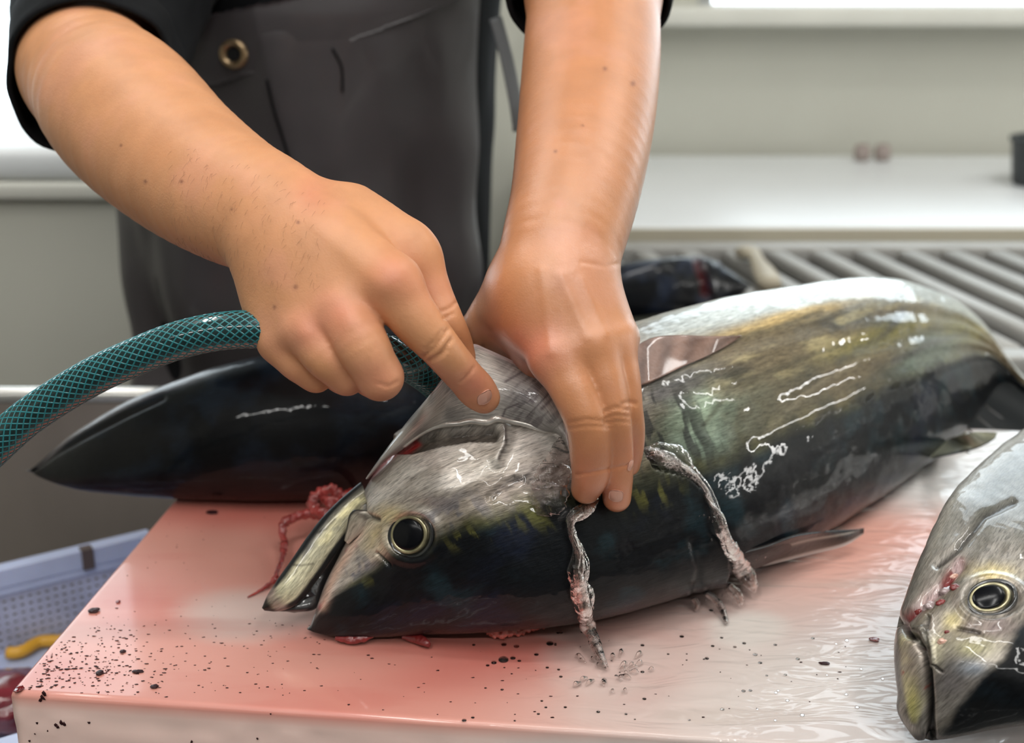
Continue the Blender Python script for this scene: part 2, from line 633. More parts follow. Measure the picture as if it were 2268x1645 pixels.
# ------------------------------------------------------------------ white counter at the back right
ct = empty('back_counter', 'long white counter with a bright bare top under the window ledge', 'counter', (1.3, 2.2, ZF))
y0c, y1c = 2.226 * K, 2.95 * K
box('worktop', (0.02, y0c, -0.043 * K), (2.7, y1c, 0.0), M_WHITE, ct, bev=0.010, seg=3)
box('front_panel', (0.06, y0c + 0.03, -0.10), (2.66, y0c + 0.05, -0.043 * K), M_SILL, ct)
box('edge_strip', (0.03, y0c - 0.004, -0.041 * K), (2.69, y0c + 0.004, -0.004), simple('beige_edge', (196, 188, 168), .5), ct)
for lx in (0.10, 1.35, 2.60):
    for ly in (y0c + 0.08, y1c - 0.06):
        box('leg', (lx - 0.025, ly - 0.025, ZF), (lx + 0.025, ly + 0.025, -0.043 * K), M_STEELB, ct)
# two small brownish lumps standing on the counter against the wall
M_JAR = simple('brown_glaze', (158, 144, 138), 0.4)
for i, uu in enumerate((1903, 1948)):
    p = PY(uu, 338, 2.90 * K)
    prof = [(0.0001, 0.0), (0.010, 0.0), (0.014, 0.004), (0.016, 0.014), (0.014, 0.026), (0.010, 0.030), (0.009, 0.027), (0.0001, 0.027)]
    v, fs = lathe(prof, (p[0], p[1] - 0.02, 0.0005), 16)
    tag(mesh('cup', v, fs, M_JAR), ('small brownish cup on the back counter, next to the wall corner side' if 0 else
        ['left one of two small brown cups on the white back counter', 'right one of two small brown cups on the white back counter'][i]), 'cup', 'brown cups on the back counter')
# a dark bucket at the far right end of the counter
p = PY(2322, 335, 2.6 * K)
prof = [(0.05, 0), (0.052, 0.004), (0.06, 0.07), (0.064, 0.072), (0.064, 0.078), (0.058, 0.078), (0.050, 0.01), (0.0, 0.01)]
v, fs = lathe(prof, (p[0], p[1], 0.0005), 24)
tag(mesh('bucket', v, fs, simple('dark_plastic', (52, 56, 58), 0.5)), 'dark bucket on the right end of the white back counter', 'bucket')

# ------------------------------------------------------------------ slatted metal rack behind the fish
rk = empty('metal_rack', 'low rack of flat grey metal bars between board and back counter', 'rack', (0.75, 1.55, ZF))
M_BAR = simple('dull_galvanised', (172, 170, 166), 0.5, metal=0.2, noise=0.1, nscale=20)
M_DARK = simple('dark_drain', (22, 22, 20), 0.7)
zr = -0.022 * K
rot = math.radians(14.5)
piv = np.array([0.62, 1.62, 0])
ry0, ry1 = 1.36, 1.80
for i in range(23):
    x = 0.222 + i * 0.062
    # bars lean 14.5 degrees to the left going away
    vs, fs = boxmesh((x, ry0, zr - 0.022), (x + 0.026, ry1, zr), 0.003, 1)
    vs[:, 0] -= (vs[:, 1] - ry0) * math.tan(rot)
    mesh('bar', vs, fs, M_BAR, rk)
box('end_rail', (0.10, ry1, zr - 0.025), (1.52, ry1 + 0.035, zr + 0.004), M_BAR, rk, bev=0.003)
box('front_rail', (0.215, ry0 - 0.035, zr - 0.03), (1.64, ry0, zr - 0.002), M_BAR, rk, bev=0.003)
box('drip_tray', (0.22, ry0 - 0.02, zr - 0.15), (1.60, ry1 + 0.02, zr - 0.13), M_DARK, rk)
for lx, ly in ((0.24, ry0 - .018), (1.60, ry0 - .018), (0.14, ry1 + .018), (1.48, ry1 + .018)):
    box('leg', (lx - 0.02, ly - 0.02, ZF), (lx + 0.02, ly + 0.02, zr - 0.025), M_BAR, rk)

# ------------------------------------------------------------------ white cabinet and steel panel on the left
cb = empty('white_cabinet', 'white insulated cabinet with a lipped lid behind the worker', 'cabinet', (-0.9, 1.75, ZF))
yc = 1.9 * K
box('carcass', (-1.75, yc + 0.012, ZF), (-0.28, yc + 0.42, 0.120), M_WALL, cb, bev=0.006)
box('lid', (-1.77, yc, 0.118), (-0.26, yc + 0.44, 0.157), M_WHITE, cb, bev=0.010)
box('lid_trim', (-1.765, yc - 0.004, 0.094), (-0.265, yc + 0.02, 0.116), M_SILL, cb, bev=0.004)

sp = empty('steel_sink', 'stained stainless steel sink panel at the left behind the cutting board', 'sink', (-0.6, 1.36 * K, ZF))
ys = 1.36 * K
box('front_panel', (-1.70, ys, ZF), (-0.02, ys + 0.018, 0.000), M_STEEL, sp)
v, fs = tube(np.array([[x, ys + 0.006, 0.001] for x in np.linspace(-1.70, -0.02, 12)]), 0.0085, 12, up=(0, 0, 1))
mesh('rim', v, fs, M_STEELB, sp)
box('side_panel', (-1.72, ys, ZF), (-1.70, ys + 0.09, 0.0), M_STEEL, sp)

# ------------------------------------------------------------------ the cutting board and its table
A = PZ(18, 1533, 0.0)
Bp = PZ(1450, 1628, 0.0)
Lp = PZ(385, 1106, 0.0)
ex = (Bp - A) / np.linalg.norm(Bp - A)
ey = np.array([-ex[1], ex[0], 0.0])
lv = (Lp - A) / np.linalg.norm(Lp - A)
print('board angle check', math.degrees(math.acos(float(ex @ lv))))
ey = lv if abs(float(ex @ lv)) < 0.06 else ey
BW, BD, BT = 1.05, 0.585 * K, 0.052


def board_xy(p):
    q = np.asarray(p)[..., :2] - A[:2]
    M2 = np.array([ex[:2], ey[:2]]).T
    s = q @ np.linalg.inv(M2).T
    return s[..., 0], s[..., 1]


def board_pt(a, b, z):
    a = np.asarray(a, float)
    return A + a[..., None] * ex + np.asarray(b, float)[..., None] * ey + np.asarray(z, float)[..., None] * np.array([0, 0, 1.0])


def board_color(pts):
    """blood staining of the white plastic plus a painted window reflection at the far right, and, in alpha, how much water stands on it"""
    u, v, d = proj(pts)
    w = np.stack([pts[:, 0], pts[:, 1], pts[:, 2] * 0], -1)
    n = fbm(w * 6, 5, 3); n2 = fbm(w * np.array([18, 30, 1]), 4, 9); n3 = fbm(w * np.array([9, 40, 1]), 5, 19)
    pink = srgb((214, 152, 138)); deep = srgb((190, 88, 78)); white = srgb((200, 188, 182)); grey = srgb((192, 188, 184))
    t = smooth(0.05, 0.95, (u + 0.55 * (v - 1400) - 1000 + 420 * (n - .5)) / 800)      # pink on the left, cleaner right/front
    c = lerp(pink, lerp(white, grey, smooth(1300, 1900, u)), t * 0.86)
    bandr = np.exp(-((v - 1250 - 0.25 * (1700 - u)) / 130) ** 2) * smooth(1500, 1900, u)
    c = lerp(c, srgb((226, 158, 140)), np.clip(0.85 * bandr, 0, 1))
    back = smooth(1200, 1090, v) * smooth(1300, 800, u)
    c = lerp(c, srgb((200, 104, 92)), back * 0.7)
    for (cu, cv, ru, rv, a) in [(1150, 1445, 220, 46, .75), (1010, 1500, 190, 46, .45), (300, 1330, 120, 70, .42), (95, 1490, 120, 45, .55),
                                (330, 1580, 260, 40, .25), (950, 1425, 160, 30, .5), (520, 1140, 160, 30, .5), (1420, 1540, 90, 60, .3),
                                (760, 1560, 330, 60, .30), (640, 1200, 60, 140, .25)]:
        g = np.exp(-((u - cu) / ru) ** 2 - ((v - cv) / rv) ** 2) * (0.55 + 0.9 * n2)
        c = lerp(c, deep, np.clip(a * g, 0, 1))
    for (cu, cv, ru, rv, a) in [(560, 1362, 180, 62, .62), (1655, 1392, 92, 44, .95), (1350, 1475, 150, 70, .45), (1250, 1400, 60, 20, .3),
                                (1500, 1570, 260, 60, .4), (1750, 1500, 260, 90, .5)]:
        q = ((u - cu) / ru) ** 2 + ((v - cv) / rv) ** 2 + 0.9 * (n3 - .5)
        c = lerp(c, srgb((208, 198, 191)), a * smooth(1.5, 0.1, q))
    # thin streaks drawn out by the running water
    st = smooth(0.56, 0.70, n3) * smooth(1500, 900, u + 0 * v)
    c = lerp(c, deep, 0.16 * st)
    st = smooth(0.60, 0.72, fbm(w * np.array([7, 46, 1]), 5, 33)) * smooth(1200, 1500, u)
    c = lerp(c, srgb((176, 160, 150)), 0.35 * st)
    c = lerp(c, srgb((224, 219, 216)), smooth(1880, 2040, u) * smooth(1180, 1080, v))  # pale far right: window reflection on the wet board put into the colour
    c = lerp(c, srgb((176, 52, 48)), np.clip(np.exp(-((u - 2165) / 50) ** 2 - ((v - 938) / 9) ** 2), 0, 1) * .8)
    side = smooth(-0.001, -0.012, pts[:, 2])
    c = lerp(c, lerp(srgb((240, 208, 198)), srgb((226, 222, 218)), smooth(900, 1500, u)), side)
    wet = smooth(900, 1500, u) * (1 - side)
    return np.concatenate([c, wet[:, None]], 1)


nx_, ny_ = 520, 300
ins = 0.0035
aa = np.linspace(ins, BW - ins, nx_); bb = np.linspace(ins, BD - ins, ny_)
GA, GB = np.meshgrid(aa, bb, indexing='ij')
top = board_pt(GA, GB, np.zeros_like(GA)).reshape(-1, 3)
idx = np.arange(nx_ * ny_).reshape(nx_, ny_)
per = np.concatenate([idx[:-1, 0], idx[-1, :-1], idx[:0:-1, -1], idx[0, :0:-1]])
pa, pb = GA.reshape(-1)[per], GB.reshape(-1)[per]
oa = np.where(np.isclose(pa, ins), -1.0, 0) + np.where(np.isclose(pa, BW - ins), 1.0, 0)
ob = np.where(np.isclose(pb, ins), -1.0, 0) + np.where(np.isclose(pb, BD - ins), 1.0, 0)
V = [top]; Fb = [grid_faces(nx_, ny_)]
prev = per; base = len(top)
rings = [(ins * math.sin(t), -ins * (1 - math.cos(t))) for t in np.linspace(0.3, math.pi / 2, 5)]
rings += [(ins, -z) for z in np.linspace(0.010, BT - 0.002, 12)] + [(ins - 0.002, -BT)]
for (o_, z_) in rings:
    wob = 0.0012 * (vnoise(P3(pa * 60, pb * 60, z_ * 120), 5) - .5) if z_ < -0.004 else 0
    nl = np.maximum(1, np.hypot(oa, ob))
    ring = board_pt(pa + oa * (o_ + wob) / nl, pb + ob * (o_ + wob) / nl, np.full(len(per), z_))
    V.append(ring)
    cur = base + np.arange(len(per)); base += len(per)
    q = np.stack([prev, np.roll(prev, -1), np.roll(cur, -1), cur], -1)
    Fb.append(q)
    prev = cur
V = np.concatenate(V)
# scour: very shallow waviness of a used board
mB, ntB, bB = new_mat('bloodied_board_plastic')
LB = ntB.links.new
at = nd(ntB, 'ShaderNodeAttribute', attribute_name='Col')
LB(at.outputs['Color'], bB.inputs['Base Color'])
bB.inputs['Roughness'].default_value = 0.42
bB.inputs['Subsurface Weight'].default_value = 0.10
bB.inputs['Subsurface Radius'].default_value = (0.01, 0.006, 0.005)
bB.inputs['Subsurface Scale'].default_value = 0.5
cw = nd(ntB, 'ShaderNodeMapRange'); cw.inputs['To Min'].default_value = 0.75; cw.inputs['To Max'].default_value = 1.0
LB(at.outputs['Alpha'], cw.inputs[0]); LB(cw.outputs[0], bB.inputs['Coat Weight'])
bB.inputs['Coat Roughness'].default_value = 0.05
bB.inputs['Coat IOR'].default_value = 1.33
tcB = nd(ntB, 'ShaderNodeTexCoord')
mpB = nd(ntB, 'ShaderNodeMapping'); mpB.inputs['Scale'].default_value = (0.8, 2.0, 1.0)
LB(tcB.outputs['Object'], mpB.inputs[0])
nB = nd(ntB, 'ShaderNodeTexNoise', Scale=26.0, Detail=2.0, Distortion=1.2)
LB(mpB.outputs[0], nB.inputs['Vector'])
mB1 = nd(ntB, 'ShaderNodeMath', operation='MULTIPLY'); LB(nB.outputs[0], mB1.inputs[0]); LB(at.outputs['Alpha'], mB1.inputs[1])
bpB = nd(ntB, 'ShaderNodeBump', Strength=0.8, Distance=0.004)
LB(mB1.outputs[0], bpB.inputs['Height'])
LB(bpB.outputs[0], bB.inputs['Coat Normal'])
board = mesh('cutting_board', V, Fb, mB, None, board_color(V))
tag(board, 'thick white plastic cutting board stained pink with blood under the fish', 'cutting board')

M_TBL = simple('table_steel', (140, 140, 138), 0.4, metal=0.7, noise=0.08)
tb = empty('work_table', 'steel work table carrying the thick cutting board', 'table', tuple(board_pt(BW / 2, BD / 2, ZF)))
def bquad(a0, a1, b0, b1, z0, z1):
    pts = [board_pt(a, b, z) for z in (z0, z1) for (a, b) in ((a0, b0), (a1, b0), (a1, b1), (a0, b1))]
    return np.array(pts), [[3, 2, 1, 0], [4, 5, 6, 7], [0, 1, 5, 4], [1, 2, 6, 5], [2, 3, 7, 6], [3, 0, 4, 7]]
v, f = bquad(0.07, BW - 0.02, 0.03, BD - 0.02, -BT - 0.03, -BT)
mesh('table_top', v, f, M_TBL, tb, flat=True)
for (a, b) in ((0.10, 0.06), (BW - 0.07, 0.06), (0.10, BD - 0.07), (BW - 0.07, BD - 0.07)):
    v, f = bquad(a, a + 0.04, b, b + 0.04, ZF, -BT - 0.03)
    mesh('leg', v, f, M_TBL, tb, flat=True)

# ------------------------------------------------------------------ blue-white perforated basket, lower left: its far wall seen from inside
M_BK = simple('pale_blue_plastic', (186, 196, 226), 0.4, noise=0.08, nscale=25, sss=0.1)
M_BKS = simple('stained_basket_plastic', (178, 182, 206), 0.45, noise=0.18, nscale=30)
zt, zb = -0.105, -0.185
b0 = PZ(-260, 1322, zt); b1 = PZ(318, 1184, zt)
bx = (b1 - b0) / np.linalg.norm(b1 - b0)
by = np.array([bx[1], -bx[0], 0])           # toward the camera
BL = float(np.linalg.norm(b1 - b0)); BWd = 0.26
bk = empty('plastic_basket', 'pale blue perforated plastic basket at the left below the board', 'basket', tuple(b0 + bx * BL / 2 + by * .1 + np.array([0, 0, zb - zt - .003])))
def bkp(a, b, z):
    return b0 + a * bx + b * by + np.array([0, 0, z - zt])
def bkbox(a0, a1, b0_, b1_, z0, z1):
    pts = [bkp(a, b, z) for z in (z0, z1) for (a, b) in ((a0, b0_), (a1, b0_), (a1, b1_), (a0, b1_))]
    return np.array(pts), [[0, 1, 2, 3], [7, 6, 5, 4], [4, 5, 1, 0], [5, 6, 2, 1], [6, 7, 3, 2], [7, 4, 0, 3]]
rim = [bkbox(-.006, BL + .006, -.010, 0.004, zt - .016, zt), bkbox(-.006, BL + .006, BWd - .004, BWd + .010, zt - .016, zt),
       bkbox(-.010, .004, 0, BWd, zt - .016, zt), bkbox(BL - .004, BL + .010, 0, BWd, zt - .016, zt)]
v, f = merge(rim); mesh('rim', v, f, M_BK, bk, flat=True)
v, f = bkbox(-.002, BL + .002, -.002, .003, zt - .024, zt - .016); mesh('band', v, f, M_BK, bk, flat=True)
def lattice(p0, du, L):
    """wall of square holes: bars across and down, joined"""
    parts = []
    step, wbar = 0.0072, 0.0040
    nz = int((zt - .022 - zb) / step)
    for k in range(nz + 1):
        z = zb + k * step
        a, b = p0, p0 + du * L
        nrm = np.array([-du[1], du[0], 0]) * 0.0014
        pts = [q + s * nrm + np.array([0, 0, zz]) for zz in (z, z + wbar) for (q, s) in ((a, -1), (b, -1), (b, 1), (a, 1))]
        parts.append((np.array(pts), [[3, 2, 1, 0], [4, 5, 6, 7], [0, 1, 5, 4], [1, 2, 6, 5], [2, 3, 7, 6], [3, 0, 4, 7]]))
    nl = int(L / step)
    for k in range(nl + 1):
        a = p0 + du * (k * step); b = p0 + du * min(L, k * step + wbar)
        nrm = np.array([-du[1], du[0], 0]) * 0.0012
        pts = [q + s * nrm + np.array([0, 0, zz]) for zz in (zb, zt - .020) for (q, s) in ((a, -1), (b, -1), (b, 1), (a, 1))]
        parts.append((np.array(pts), [[3, 2, 1, 0], [4, 5, 6, 7], [0, 1, 5, 4], [1, 2, 6, 5], [2, 3, 7, 6], [3, 0, 4, 7]]))
    return merge(parts)
z0v = lambda p: np.array([p[0], p[1], 0.0])
for (p0, du, L) in ((z0v(bkp(0, 0, 0)), bx, BL), (z0v(bkp(0, BWd, 0)), bx, BL), (z0v(bkp(0, 0, 0)), by, BWd), (z0v(bkp(BL, 0, 0)), by, BWd)):
    v, f = lattice(p0, du, L)
    o = mesh('perforated_wall', v, f, M_BKS, bk, flat=True); o['kind'] = 'stuff'
v, f = bkbox(0, BL, 0, BWd, zb - .003, zb); mesh('bottom', v, f, M_BK, bk, flat=True)
for (a, b) in ((0, 0), (BL, 0), (0, BWd), (BL, BWd)):
    v, f = bkbox(a - .006, a + .006, b - .006, b + .006, zb, zt - .016); mesh('corner_post', v, f, M_BK, bk, flat=True)
M_CLIP = simple('dark_smear', (92, 80, 78), 0.5)
qa = float((PZ(204, 1235, zt) - b0) @ bx)
v, f = bkbox(qa - .005, qa + .005, -.004, .0060, zt - .018, zt + .0015); tag(mesh('clip', v, f, M_CLIP, bk, flat=True), 'dark clip on the basket rim')
# fish offal in the basket
M_OFF = simple('dark_offal', (120, 44, 52), 0.2, coat=1.0, noise=0.5, nscale=60, bump=0.6, bscale=160)
bm = bmesh.new(); bmesh.ops.create_icosphere(bm, subdivisions=4, radius=1)
ICO = np.array([w.co[:] for w in bm.verts]); ICOF = np.array([[w.index for w in f.verts] for f in bm.faces]); bm.free()
k = 0
for (a, b, r, lab) in [(.10, .19, .036, 'dark red lump of fish offal nearest the corner of the board in the basket'), (.155, .13, .034, 'dark red lump of fish offal beside the yellow strip in the basket'), (.20, .20, .034, 'dark red lump of fish offal half under the corner of the board'), (.06, .11, .034, 'dark red lump of fish offal at the left side of the basket')]:
    c_ = bkp(a, b, zb + r * .72)
    vs = ICO * (0.72 + .6 * fbm(ICO * 1.6 + 7.7 * k, 4, k)[:, None]) * np.array([1.15, 1.0, .62]) * r
    vs[:, 2] -= vs[:, 2].min() ; vs[:, 2] += zb + .0004
    o = mesh('fish_offal', vs + np.array([c_[0], c_[1], 0]), ICOF, M_OFF)
    tag(o, lab, 'fish offal', 'offal in the basket'); k += 1
p = bkp(BL * .52, .02, zb + .004)
v, fs = tube(np.array([bkp(BL * .40 + t * .012, .014 + .004 * math.sin(t * 2), zb + .007) for t in np.linspace(0, 5, 30)]), 0.0055, 10)
tag(mesh('yellow_strip', v, fs, simple('yellow_plastic', (226, 168, 52), 0.4)), 'small yellow plastic strip lying in the pale blue basket', 'strip')
st = empty('low_stand', 'low steel stand under the pale blue basket', 'stand', (-0.42, 0.8, ZF))
lo_ = np.array([bkp(a, b, 0) for a in (0, BL) for b in (0, BWd)])
sx0, sx1, sy0, sy1 = lo_[:, 0].min(), lo_[:, 0].max() + .01, lo_[:, 1].min(), lo_[:, 1].max()
box('shelf', (sx0, sy0, zb - .023), (sx1, sy1, zb - .0035), M_TBL, st)
for lx in (sx0 + .02, sx1 - .03):
    for ly in (sy0 + .02, sy1 - .03):
        box('leg', (lx - .015, ly - .015, ZF), (lx + .015, ly + .015, zb - .023), M_TBL, st)
# ================================================================== FISH
M_FISH = fish_mat('wet_tuna_skin')
M_FISHD = fish_mat('wet_dark_tuna_skin', 0.25, 0.28)
M_FIN = attr_mat('fin_membrane', 0.4, 0.45, bump=0.3, bscale=300)
M_PUP = simple('pupil_black', (5, 6, 11), 0.2, spec=0.25)
M_SOCK = simple('eye_rim_black', (12, 13, 16), 0.25, coat=1.0)
M_IRIS = simple('iris_silver', (160, 152, 118), 0.3, metal=0.8, coat=1.0, noise=0.55, nscale=160)
M_MOUTH = simple('mouth_lining', (30, 26, 28), 0.3, coat=0.8, noise=0.4, nscale=120, bump=0.4)
M_FLESH = simple('raw_flesh', (118, 34, 34), 0.35, coat=0.5, noise=0.35, nscale=150, bump=0.6, sss=0.1)
M_PALE = simple('pale_tissue', (214, 168, 150), 0.3, coat=1.0, noise=0.3, nscale=160, bump=0.5, sss=0.1)


class Loft:
    """fish body from (dorsal pixel, ventral pixel) stations; every section is a real rounded ring that rests on z >= zmin"""

    def __init__(self, st, n=420, m=200, r2=0.75, zmin=0.001, depth=None, lift=None, keep=3):
        st = np.asarray(st, float)
        S, t = spline(st, n)
        D, Vv = S[:, 0:2], S[:, 2:4]
        c = (D + Vv) / 2
        half = np.linalg.norm(D - Vv, axis=1) / 2
        rr = S[:, 4] if st.shape[1] > 4 else np.full(n, r2)
        # find a resting depth for each station, then a common smooth spine
        ks = np.linspace(0, n - 1, 40).astype(int)
        if depth is None:
            dep = np.array([self._rest(c[k], half[k], rr[k], zmin) for k in ks])
            dd = dep.copy()
            for _ in range(keep):
                dd[1:-1] = 0.25 * dd[:-2] + 0.5 * dd[1:-1] + 0.25 * dd[2:]
            dep_f = hermite(ks.astype(float), dd, np.arange(n).astype(float))
        else:
            dk = np.asarray(depth, float)
            tt = np.concatenate([[0], np.cumsum(np.linalg.norm(np.diff(c, axis=0), axis=1))])
            tt /= tt[-1]
            dep_f = np.interp(tt, dk[:, 0], dk[:, 1])
        self.dep = dep_f
        Cw = P(c[:, 0], c[:, 1], dep_f)
        R1 = half / F * dep_f * K
        view = Cw - CAM
        view /= np.linalg.norm(view, axis=1, keepdims=True)
        av = P(Vv[:, 0], Vv[:, 1], dep_f) - P(D[:, 0], D[:, 1], dep_f)
        av /= np.linalg.norm(av, axis=1, keepdims=True)
        a1 = av - np.sum(av * view, 1, keepdims=True) * view
        a1 /= np.linalg.norm(a1, axis=1, keepdims=True)
        a2 = -view
        th = np.linspace(-math.pi, math.pi, m, endpoint=False)
        self.n, self.m, self.zmin = n, m, zmin
        self.th = th
        sx, cx = np.sin(th), np.cos(th)
        # full flanks, tight turn at the back ridge
        e = np.where(sx < 0, 0.94 - 0.22 * smooth(0, .7, -sx), 0.94)
        cx = np.sign(cx) * np.abs(cx) ** e
        self.V = Cw[:, None] + R1[:, None, None] * (sx[None, :, None] * a1[:, None] + (rr[:, None] * cx[None])[..., None] * a2[:, None])
        # anything pushed under the board is flattened where the fish rests
        if zmin is not None:
            z = self.V[..., 2]
            self.V[..., 2] = np.where(z < zmin + 0.004, zmin + 0.004 * np.exp((z - zmin - 0.004) / 0.02), z)
        arc = np.concatenate([[0], np.cumsum(np.linalg.norm(np.diff(Cw, axis=0), axis=1))])
        self.arc = arc
        self.S = np.broadcast_to((arc / arc[-1])[:, None], (n, m))
        self.fr = np.broadcast_to((1 + np.sin(th)[None]) / 2, (n, m))
        self.front = np.broadcast_to(np.cos(th)[None] > -0.05, (n, m))
        self.uv = np.stack([np.broadcast_to(arc[:, None], (n, m)), th[None] * R1[:, None], np.zeros((n, m))], -1)
        self.C, self.R1, self.a1, self.a2 = Cw, R1, a1, a2

    @staticmethod
    def _rest(c, half, r2, zmin):
        lo, hi = 0.5, 1.9
        for _ in range(40):
            d = (lo + hi) / 2
            C = P(c[0], c[1], d); r = half / F * d * K
            view = (C - CAM) / np.linalg.norm(C - CAM)
            up = np.array([0, 0, 1.0]); a1 = up - (up @ view) * view; a1z = (a1 / np.linalg.norm(a1))[2]
            drop = r * math.hypot(a1z * 0.94, r2 * view[2])
            if C[2] - drop > zmin: lo = d
            else: hi = d
        return lo

    def pix(self):
        u, v, d = proj(self.V.reshape(-1, 3))
        sh = (self.n, self.m)
        return u.reshape(sh), v.reshape(sh), d.reshape(sh)

    def normals(self):
        dv = np.gradient(self.V, axis=0)
        dt = np.roll(self.V, -1, 1) - np.roll(self.V, 1, 1)
        nn = np.cross(dt, dv)
        nn /= np.linalg.norm(nn, axis=2, keepdims=True) + 1e-12
        s = np.sum(nn * (self.V - self.C[:, None]), 2).mean()
        return nn if s > 0 else -nn

    def displace(self, amt):
        self.V = self.V + self.normals() * amt[..., None]

    def at(self, u, v):
        """front surface point + normal at a pixel"""
        if not hasattr(self, '_c') or self._c[0] is not self.V:
            U, Vv, D = self.pix()
            self._c = (self.V, U, Vv, D, self.normals())
        _, U, Vv, D, N = self._c
        q = (U - u) ** 2 + (Vv - v) ** 2 + np.where(self.front, 0, 1e9)
        k = int(np.argmin(q))
        i, j = divmod(k, self.m)
        return self.V[i, j], N[i, j], float(D[i, j])

    def depth_at(self, u, v):
        return self.at(u, v)[2]

    def build(self, name, mat, parent, col):
        if self.zmin is not None:
            self.V[..., 2] = np.maximum(self.V[..., 2], self.zmin + 0.0003)
        V = self.V.reshape(-1, 3)
        n, m = self.n, self.m
        e0 = self.V[0].mean(0); e1 = self.V[-1].mean(0)
        V = np.concatenate([V, e0[None], e1[None]])
        j = np.arange(m); j2 = (j + 1) % m
        fq = grid_faces(n, m, True)
        t0 = np.stack([np.full(m, n * m), j2, j], -1); t1 = np.stack([np.full(m, n * m + 1), (n - 1) * m + j, (n - 1) * m + j2], -1)
        cc = col.reshape(-1, 4)
        cc = np.concatenate([cc, cc[:1], cc[-1:]])
        uv = self.uv.reshape(-1, 3); uv = np.concatenate([uv, uv[:1], uv[-1:]])
        return mesh(name, V, [fq, t0, t1], mat, parent, cc, uv)


def eye(parent, pos, nrm, axu, rx, ry, tilt=0.0, push=0.0):
    """flat-set fish eye: black rim, silver iris ring, bulging black pupil (a sub-part)"""
    n = nrm / np.linalg.norm(nrm)
    a = axu - (axu @ n) * n; a /= np.linalg.norm(a)
    b = np.cross(n, a)
    a, b = a * math.cos(tilt) + b * math.sin(tilt), b * math.cos(tilt) - a * math.sin(tilt)
    th = np.linspace(0, 2 * math.pi, 64, endpoint=False)
    def rings(prof, ou=0.0, ov=0.0):
        V = []
        for (r, h) in prof:
            V.append(pos + n * (h + push) + (np.cos(th)[:, None] * r + ou) * rx * a + (np.sin(th)[:, None] * r + ov) * ry * b)
        return np.concatenate(V), [grid_faces(len(prof), 64, True)]
    s = rx
    v, f = rings([(1.12, -.10 * s), (1.10, 0.03 * s), (1.04, .10 * s), (0.95, .11 * s), (0.86, .05 * s), (0.80, -.02 * s), (0.5, -.06 * s)])
    e = mesh('eye', v, f, M_SOCK, parent)
    v, f = rings([(0.87, -.04 * s), (0.85, .06 * s), (0.81, .105 * s), (0.74, .112 * s), (0.68, .08 * s), (0.60, -.02 * s)], -.05, .06)
    mesh('iris', v, f, M_IRIS, e)
    v, f = rings([(0.705, 0.0)] + [(0.70 * math.sin(t), .05 * s + .16 * s * math.cos(t)) for t in np.linspace(math.pi / 2, 0.02, 10)], -.10, .10)
    mesh('pupil', v, f, M_PUP, e)
    return e


def sheet(name, outer, inner, n, m, mat, parent, colf, thick=0.0012, bulge=0.0, bdir=None):
    """thin curved sheet between two 3-D edge curves (lists of world points), with real thickness"""
    o = hermite(np.linspace(0, 1, len(outer)), np.asarray(outer), np.linspace(0, 1, n))
    i = hermite(np.linspace(0, 1, len(inner)), np.asarray(inner), np.linspace(0, 1, n))
    t = np.linspace(0, 1, m)[None, :, None]
    V = o[:, None] * (1 - t) + i[:, None] * t
    if bulge and bdir is not None:
        V = V + np.asarray(bdir) * (bulge * np.sin(math.pi * t))
    dv = np.gradient(V, axis=0); dt = np.gradient(V, axis=1)
    nn = np.cross(dv, dt); nn /= np.linalg.norm(nn, axis=2, keepdims=True) + 1e-12
    s = np.linspace(0, 1, n)
    edge = np.minimum(1, 6 * np.minimum(np.minimum(s, 1 - s)[:, None], np.minimum(t[0, :, 0], 1.4 - t[0, :, 0])[None]))
    th = thick * (0.25 + 0.75 * np.sqrt(np.clip(edge, 0, 1)))[..., None] / 2
    A1, A2 = V + nn * th, V - nn * th
    vs = np.concatenate([A1.reshape(-1, 3), A2.reshape(-1, 3)])
    f1 = grid_faces(n, m); f2 = grid_faces(n, m, flip=True) + n * m
    idx = np.arange(n * m).reshape(n, m)
    per = np.concatenate([idx[:-1, 0], idx[-1, :-1], idx[:0:-1, -1], idx[0, :0:-1]])
    q = np.stack([per, per + n * m, np.roll(per, -1) + n * m, np.roll(per, -1)], -1)
    SS = np.broadcast_to(s[:, None], (n, m)).ravel(); TT = np.broadcast_to(np.linspace(0, 1, m)[None], (n, m)).ravel()
    c = colf(np.concatenate([SS, SS]), np.concatenate([TT, TT]), vs)
    uv = np.stack([np.concatenate([SS, SS]) * 0.1, np.concatenate([TT, TT]) * 0.1, np.zeros(2 * n * m)], -1)
    return mesh(name, vs, [f1, f2, q], mat, parent, c, uv)


def fin_color(c0, c1, ray=60, edge=None):
    c0, c1 = srgb(c0), srgb(c1)
    def f(s, t, v):
        k = 0.5 + 0.5 * np.sin(s * ray + 3 * t)
        k = 0.6 * k + 0.4 * vnoise(P3(s * 20, t * 6), 4)
        c = lerp(c0, c1, k)
        if edge is not None:
            c = lerp(c, srgb(edge), smooth(0.16, 0.04, t))
        return c
    return f


def metal(c, a):
    return np.concatenate([c, np.broadcast_to(np.asarray(a, float), c.shape[:-1])[..., None]], -1)


